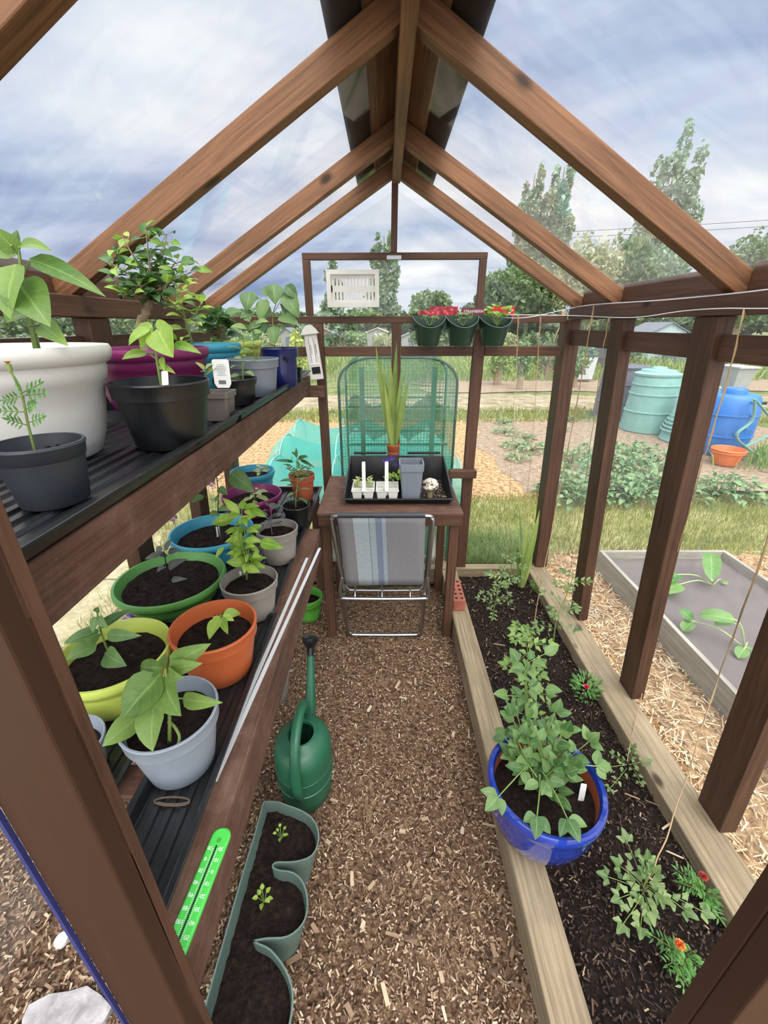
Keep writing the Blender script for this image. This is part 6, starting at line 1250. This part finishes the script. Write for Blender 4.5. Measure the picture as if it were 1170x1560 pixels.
T_pop = leafm('poplar_leaf', srgb(96, 122, 92), srgb(146, 166, 132), .3, sc=1); T_mid = leafm('tree_leaf', srgb(72, 98, 56), srgb(116, 140, 86), .3, sc=1); T_pale = leafm('pale_tree_leaf', srgb(130, 142, 100), srgb(176, 182, 140), .3, sc=1); T_dk = leafm('dark_tree_leaf', srgb(60, 84, 54), srgb(94, 118, 74), .3, sc=1)
def poplar(label, u, v, wpx, Y, n, cols=((0, 1),), seed=1):
    p = PY(u, v, Y); w = wpx/640*Y*1.3; n = int(n*1.6); bl = []
    for dx, hf in cols:
        H_ = p.z*hf
        for k in range(7): t_ = .18+.8*k/6; rr = w*.5*(1.0-.75*max(0, (t_-.45)/.55)**1.3)/(1 if len(cols) == 1 else 1.5); bl.append((dx*w+.12*w*math.sin(k*2.1), .1*w*math.cos(k*1.7), H_*(t_-.03), rr, rr, H_*.11))
    tree('poplar', label, p.x, Y, bl, T_pop, n, .0052*Y, .3, 2, seed, 'poplars on the horizon')
poplar('tall double-topped poplar right of the largest right rafter', 1040, 207, 58, 50, 6500, ((-.3, .86), (.02, 1.0), (.33, .93)), 1)
poplar('poplar seen between the right rafters, the right one of the pair', 860, 256, 40, 50, 4500, ((-.18, .95), (.12, 1.0)), 2)
poplar('poplar seen between the right rafters, the left one of the pair', 815, 265, 36, 50, 4000, ((-.2, .9), (.15, 1.0)), 3)
poplar('narrow poplar behind the king post', 585, 360, 30, 50, 3200, ((-.2, .97), (.2, 1.0)), 4)
poplar('short narrow poplar behind the slotted vent cover', 507, 400, 24, 50, 2000, ((0, 1.0),), 5)
def bush(name, label, u, v, wpx, Y, mat, n, seed=1, group=None, ls=None, shell=.5, sq=1):
    p = PY(u, v, Y); w = wpx/640*Y*1.05; H_ = max(p.z, 1.2); rr = random.Random(seed); bl = [(0, 0, H_*.6, w*.34, w*.34, H_*.4)]
    for k in range(8): a = rr.random()*6.28; d = rr.uniform(.15, .34)*w; bl.append((d*math.cos(a), d*math.sin(a)*.6, H_*rr.uniform(.3, .78), w*rr.uniform(.12, .24), w*rr.uniform(.12, .24), H_*rr.uniform(.14, .24)))
    tree(name, label, p.x, Y, bl, mat, n, ls or .0052*Y, .14*w**.5, H_*.2, seed, group, shell)
bush('broadleaf_tree', 'large green broadleaf tree right of the back window', 800, 405, 130, 42, T_mid, 7000, 11)
bush('broadleaf_tree', 'darker rounded tree just right of the back window frame', 755, 425, 60, 40, T_dk, 3500, 12)
bush('round_tree', 'rounded green tree behind the middle of the back window', 655, 443, 80, 45, T_mid, 3800, 13)
bush('round_tree', 'small tree behind the left stile of the hanging pockets', 720, 462, 60, 45, T_dk, 2600, 14)
bush('pale_willow', 'pale thin-leaved tree seen between the right rafters low down', 900, 352, 110, 34, T_pale, 3000, 15, shell=.15)
bush('pale_willow', 'second pale airy tree left of the double-topped poplar', 965, 350, 110, 36, T_mid, 3600, 16, shell=.2)
bush('broadleaf_tree', 'grey-green tree filling the sky gap under the largest right rafter', 1010, 375, 90, 38, T_pop, 3600, 17, shell=.3)
bush('broadleaf_tree', 'dense tree at the right edge of view above the eave', 1165, 350, 110, 34, T_mid, 5000, 18)
bush('broadleaf_tree', 'lower tree left of the dense tree at the right edge', 1115, 378, 60, 42, T_dk, 2600, 19)
names_h = ['left end', 'left', 'left middle', 'middle', 'right middle', 'right', 'right end']
for i in range(26):
    u = -160+i*60+R.uniform(-12, 12); v = 474+R.uniform(-8, 6)
    bush('hedge_tree', 'low green hedgerow tree along the far horizon', u, v, 84, 46+R.uniform(-4, 6), (T_mid, T_dk, T_pop)[i % 3], 1500, 30+i, 'hedgerow trees along the far horizon', .3)
bush('yellow_bush', 'yellow-green bush seen just above the dark blue pot', 450, 503, 26, 14, leafm('yellow_bush_leaf', srgb(160, 176, 84), srgb(206, 214, 128), .3, sc=2), 1200, 71)
for i, (u, v, w_, Y, mt, lb_) in enumerate(((795, 560, 30, 11.5, L_potato, 'grey-green clump beside the pale track'), (880, 545, 50, 12, L_potato, 'leafy clump left of the second-farthest post'), (840, 530, 60, 14, T_mid, 'green weeds clump behind the faint twines'), (760, 560, 40, 12.5, L_iris, 'tall grassy clump right of the grow-house'), (650, 560, 60, 13, L_iris, 'green clump behind the grow-house'), (1120, 520, 60, 15, T_mid, 'green bush behind the storage tub'), (960, 522, 50, 16, T_mid, 'green bush left of the mint shed'))):
    bush('weed_clump', lb_, u, v, w_, Y, mt, 900, 80+i, ls=.05)
for i in range(22):
    bush('allotment_shrub', 'low shrub among the far allotment plots below the hedgerow', -40+i*42+R.uniform(-14, 14), 517+R.uniform(-6, 6), R.uniform(26, 60), R.uniform(22, 30), (T_mid, T_dk, L_potato, T_pale)[i % 4], 420, 120+i, 'low shrubs on the far allotment plots', .1)
# power lines on the right
wire('power_line', [(20, 60, 11.6), (40, 58, 12.2), (70, 56, 13.6)], .03, m_blackpot, 'upper thin overhead power line at the right', 'cable')
wire('power_line', [(20, 60, 11.0), (40, 58, 11.6), (70, 56, 13.0)], .03, m_blackpot, 'lower thin overhead power line at the right', 'cable')
# ------------------------------------------------------------ sky and light
w = bpy.data.worlds.new('sky'); S.world = w; w.use_nodes = True; nt = w.node_tree; nt.nodes.clear()
def N(ty, **k):
    n = nt.nodes.new(ty)
    for a, b in k.items(): setattr(n, a, b)
    return n
def MM(op, a, b=None):
    n = N('ShaderNodeMath', operation=op)
    for i, v in enumerate((a, b)):
        if v is None: continue
        if isinstance(v, (int, float)): n.inputs[i].default_value = v
        else: nt.links.new(v, n.inputs[i])
    return n.outputs[0]
tc = N('ShaderNodeTexCoord'); sp = N('ShaderNodeSeparateXYZ'); nt.links.new(tc.outputs['Generated'], sp.inputs[0]); X, Y_, Z_ = sp.outputs
zc = MM('ADD', MM('MAXIMUM', Z_, 0.0), .16); cb = N('ShaderNodeCombineXYZ'); nt.links.new(MM('DIVIDE', X, zc), cb.inputs[0]); nt.links.new(MM('DIVIDE', Y_, zc), cb.inputs[1])
n1 = N('ShaderNodeTexNoise'); n1.inputs['Scale'].default_value = .95; n1.inputs['Detail'].default_value = 9; n1.inputs['Roughness'].default_value = .52; n1.inputs['Distortion'].default_value = .35
mpp = N('ShaderNodeMapping'); mpp.inputs['Location'].default_value = (3.1, 1.7, 0); mpp.inputs['Rotation'].default_value = (0, 0, .5); mpp.inputs['Scale'].default_value = (.75, 1.25, 1); nt.links.new(cb.outputs[0], mpp.inputs[0]); nt.links.new(mpp.outputs[0], n1.inputs['Vector'])
# the thin bright part of the cloud, low ahead and to the right
vd = N('ShaderNodeVectorMath', operation='DOT_PRODUCT'); nt.links.new(tc.outputs['Generated'], vd.inputs[0]); vd.inputs[1].default_value = V((.28, .90, .27)).normalized()
glow = MM('MULTIPLY', MM('POWER', MM('MAXIMUM', vd.outputs['Value'], 0.0), 5.0), .2)
rp = N('ShaderNodeValToRGB'); cr_ = rp.color_ramp
while len(cr_.elements) < 5: cr_.elements.new(.5)
for e, (p, c) in zip(cr_.elements, ((.30, srgb(104, 122, 158)), (.44, srgb(132, 150, 184)), (.56, srgb(166, 178, 202)), (.68, srgb(198, 203, 214)), (.82, srgb(226, 226, 226)))): e.position = p; e.color = c
nt.links.new(MM('ADD', n1.outputs['Fac'], glow), rp.inputs[0])
st_ = N('ShaderNodeMapRange'); nt.links.new(Z_, st_.inputs[0]); st_.inputs[1].default_value = .45; st_.inputs[2].default_value = .9; st_.inputs[3].default_value = 1.0; st_.inputs[4].default_value = 4.6
bk = N('ShaderNodeMapRange'); nt.links.new(Y_, bk.inputs[0]); bk.inputs[1].default_value = -.1; bk.inputs[2].default_value = -.7; bk.inputs[3].default_value = 0.0; bk.inputs[4].default_value = 1.8
hz = N('ShaderNodeMapRange'); nt.links.new(Z_, hz.inputs[0]); hz.inputs[1].default_value = .42; hz.inputs[2].default_value = .8; hz.inputs[3].default_value = 0; hz.inputs[4].default_value = .85
mc = N('ShaderNodeMix', data_type='RGBA'); nt.links.new(MM('MAXIMUM', hz.outputs[0], MM('MULTIPLY', bk.outputs[0], .5)), mc.inputs[0]); nt.links.new(rp.outputs[0], mc.inputs[6]); mc.inputs[7].default_value = (.60, .59, .58, 1)
bg = N('ShaderNodeBackground'); nt.links.new(mc.outputs[2], bg.inputs[0]); nt.links.new(MM('ADD', st_.outputs[0], bk.outputs[0]), bg.inputs[1])
wo = N('ShaderNodeOutputWorld'); nt.links.new(bg.outputs[0], wo.inputs[0])
sd_ = bpy.data.lights.new('overcast_sun', 'SUN'); sd_.energy = 1.7; sd_.angle = math.radians(50); sd_.color = (1, .955, .90); so_ = bpy.data.objects.new('overcast_sun', sd_); COL.objects.link(so_)
so_.rotation_euler = V((-.25, .55, -.9)).to_track_quat('-Z', 'Y').to_euler()
S.view_settings.view_transform = 'Standard'; S.view_settings.look = 'None'; S.view_settings.gamma = 1; S.view_settings.exposure = .45; S.view_settings.use_curve_mapping = False
S.cycles.transparent_max_bounces = 24; S.cycles.max_bounces = 8
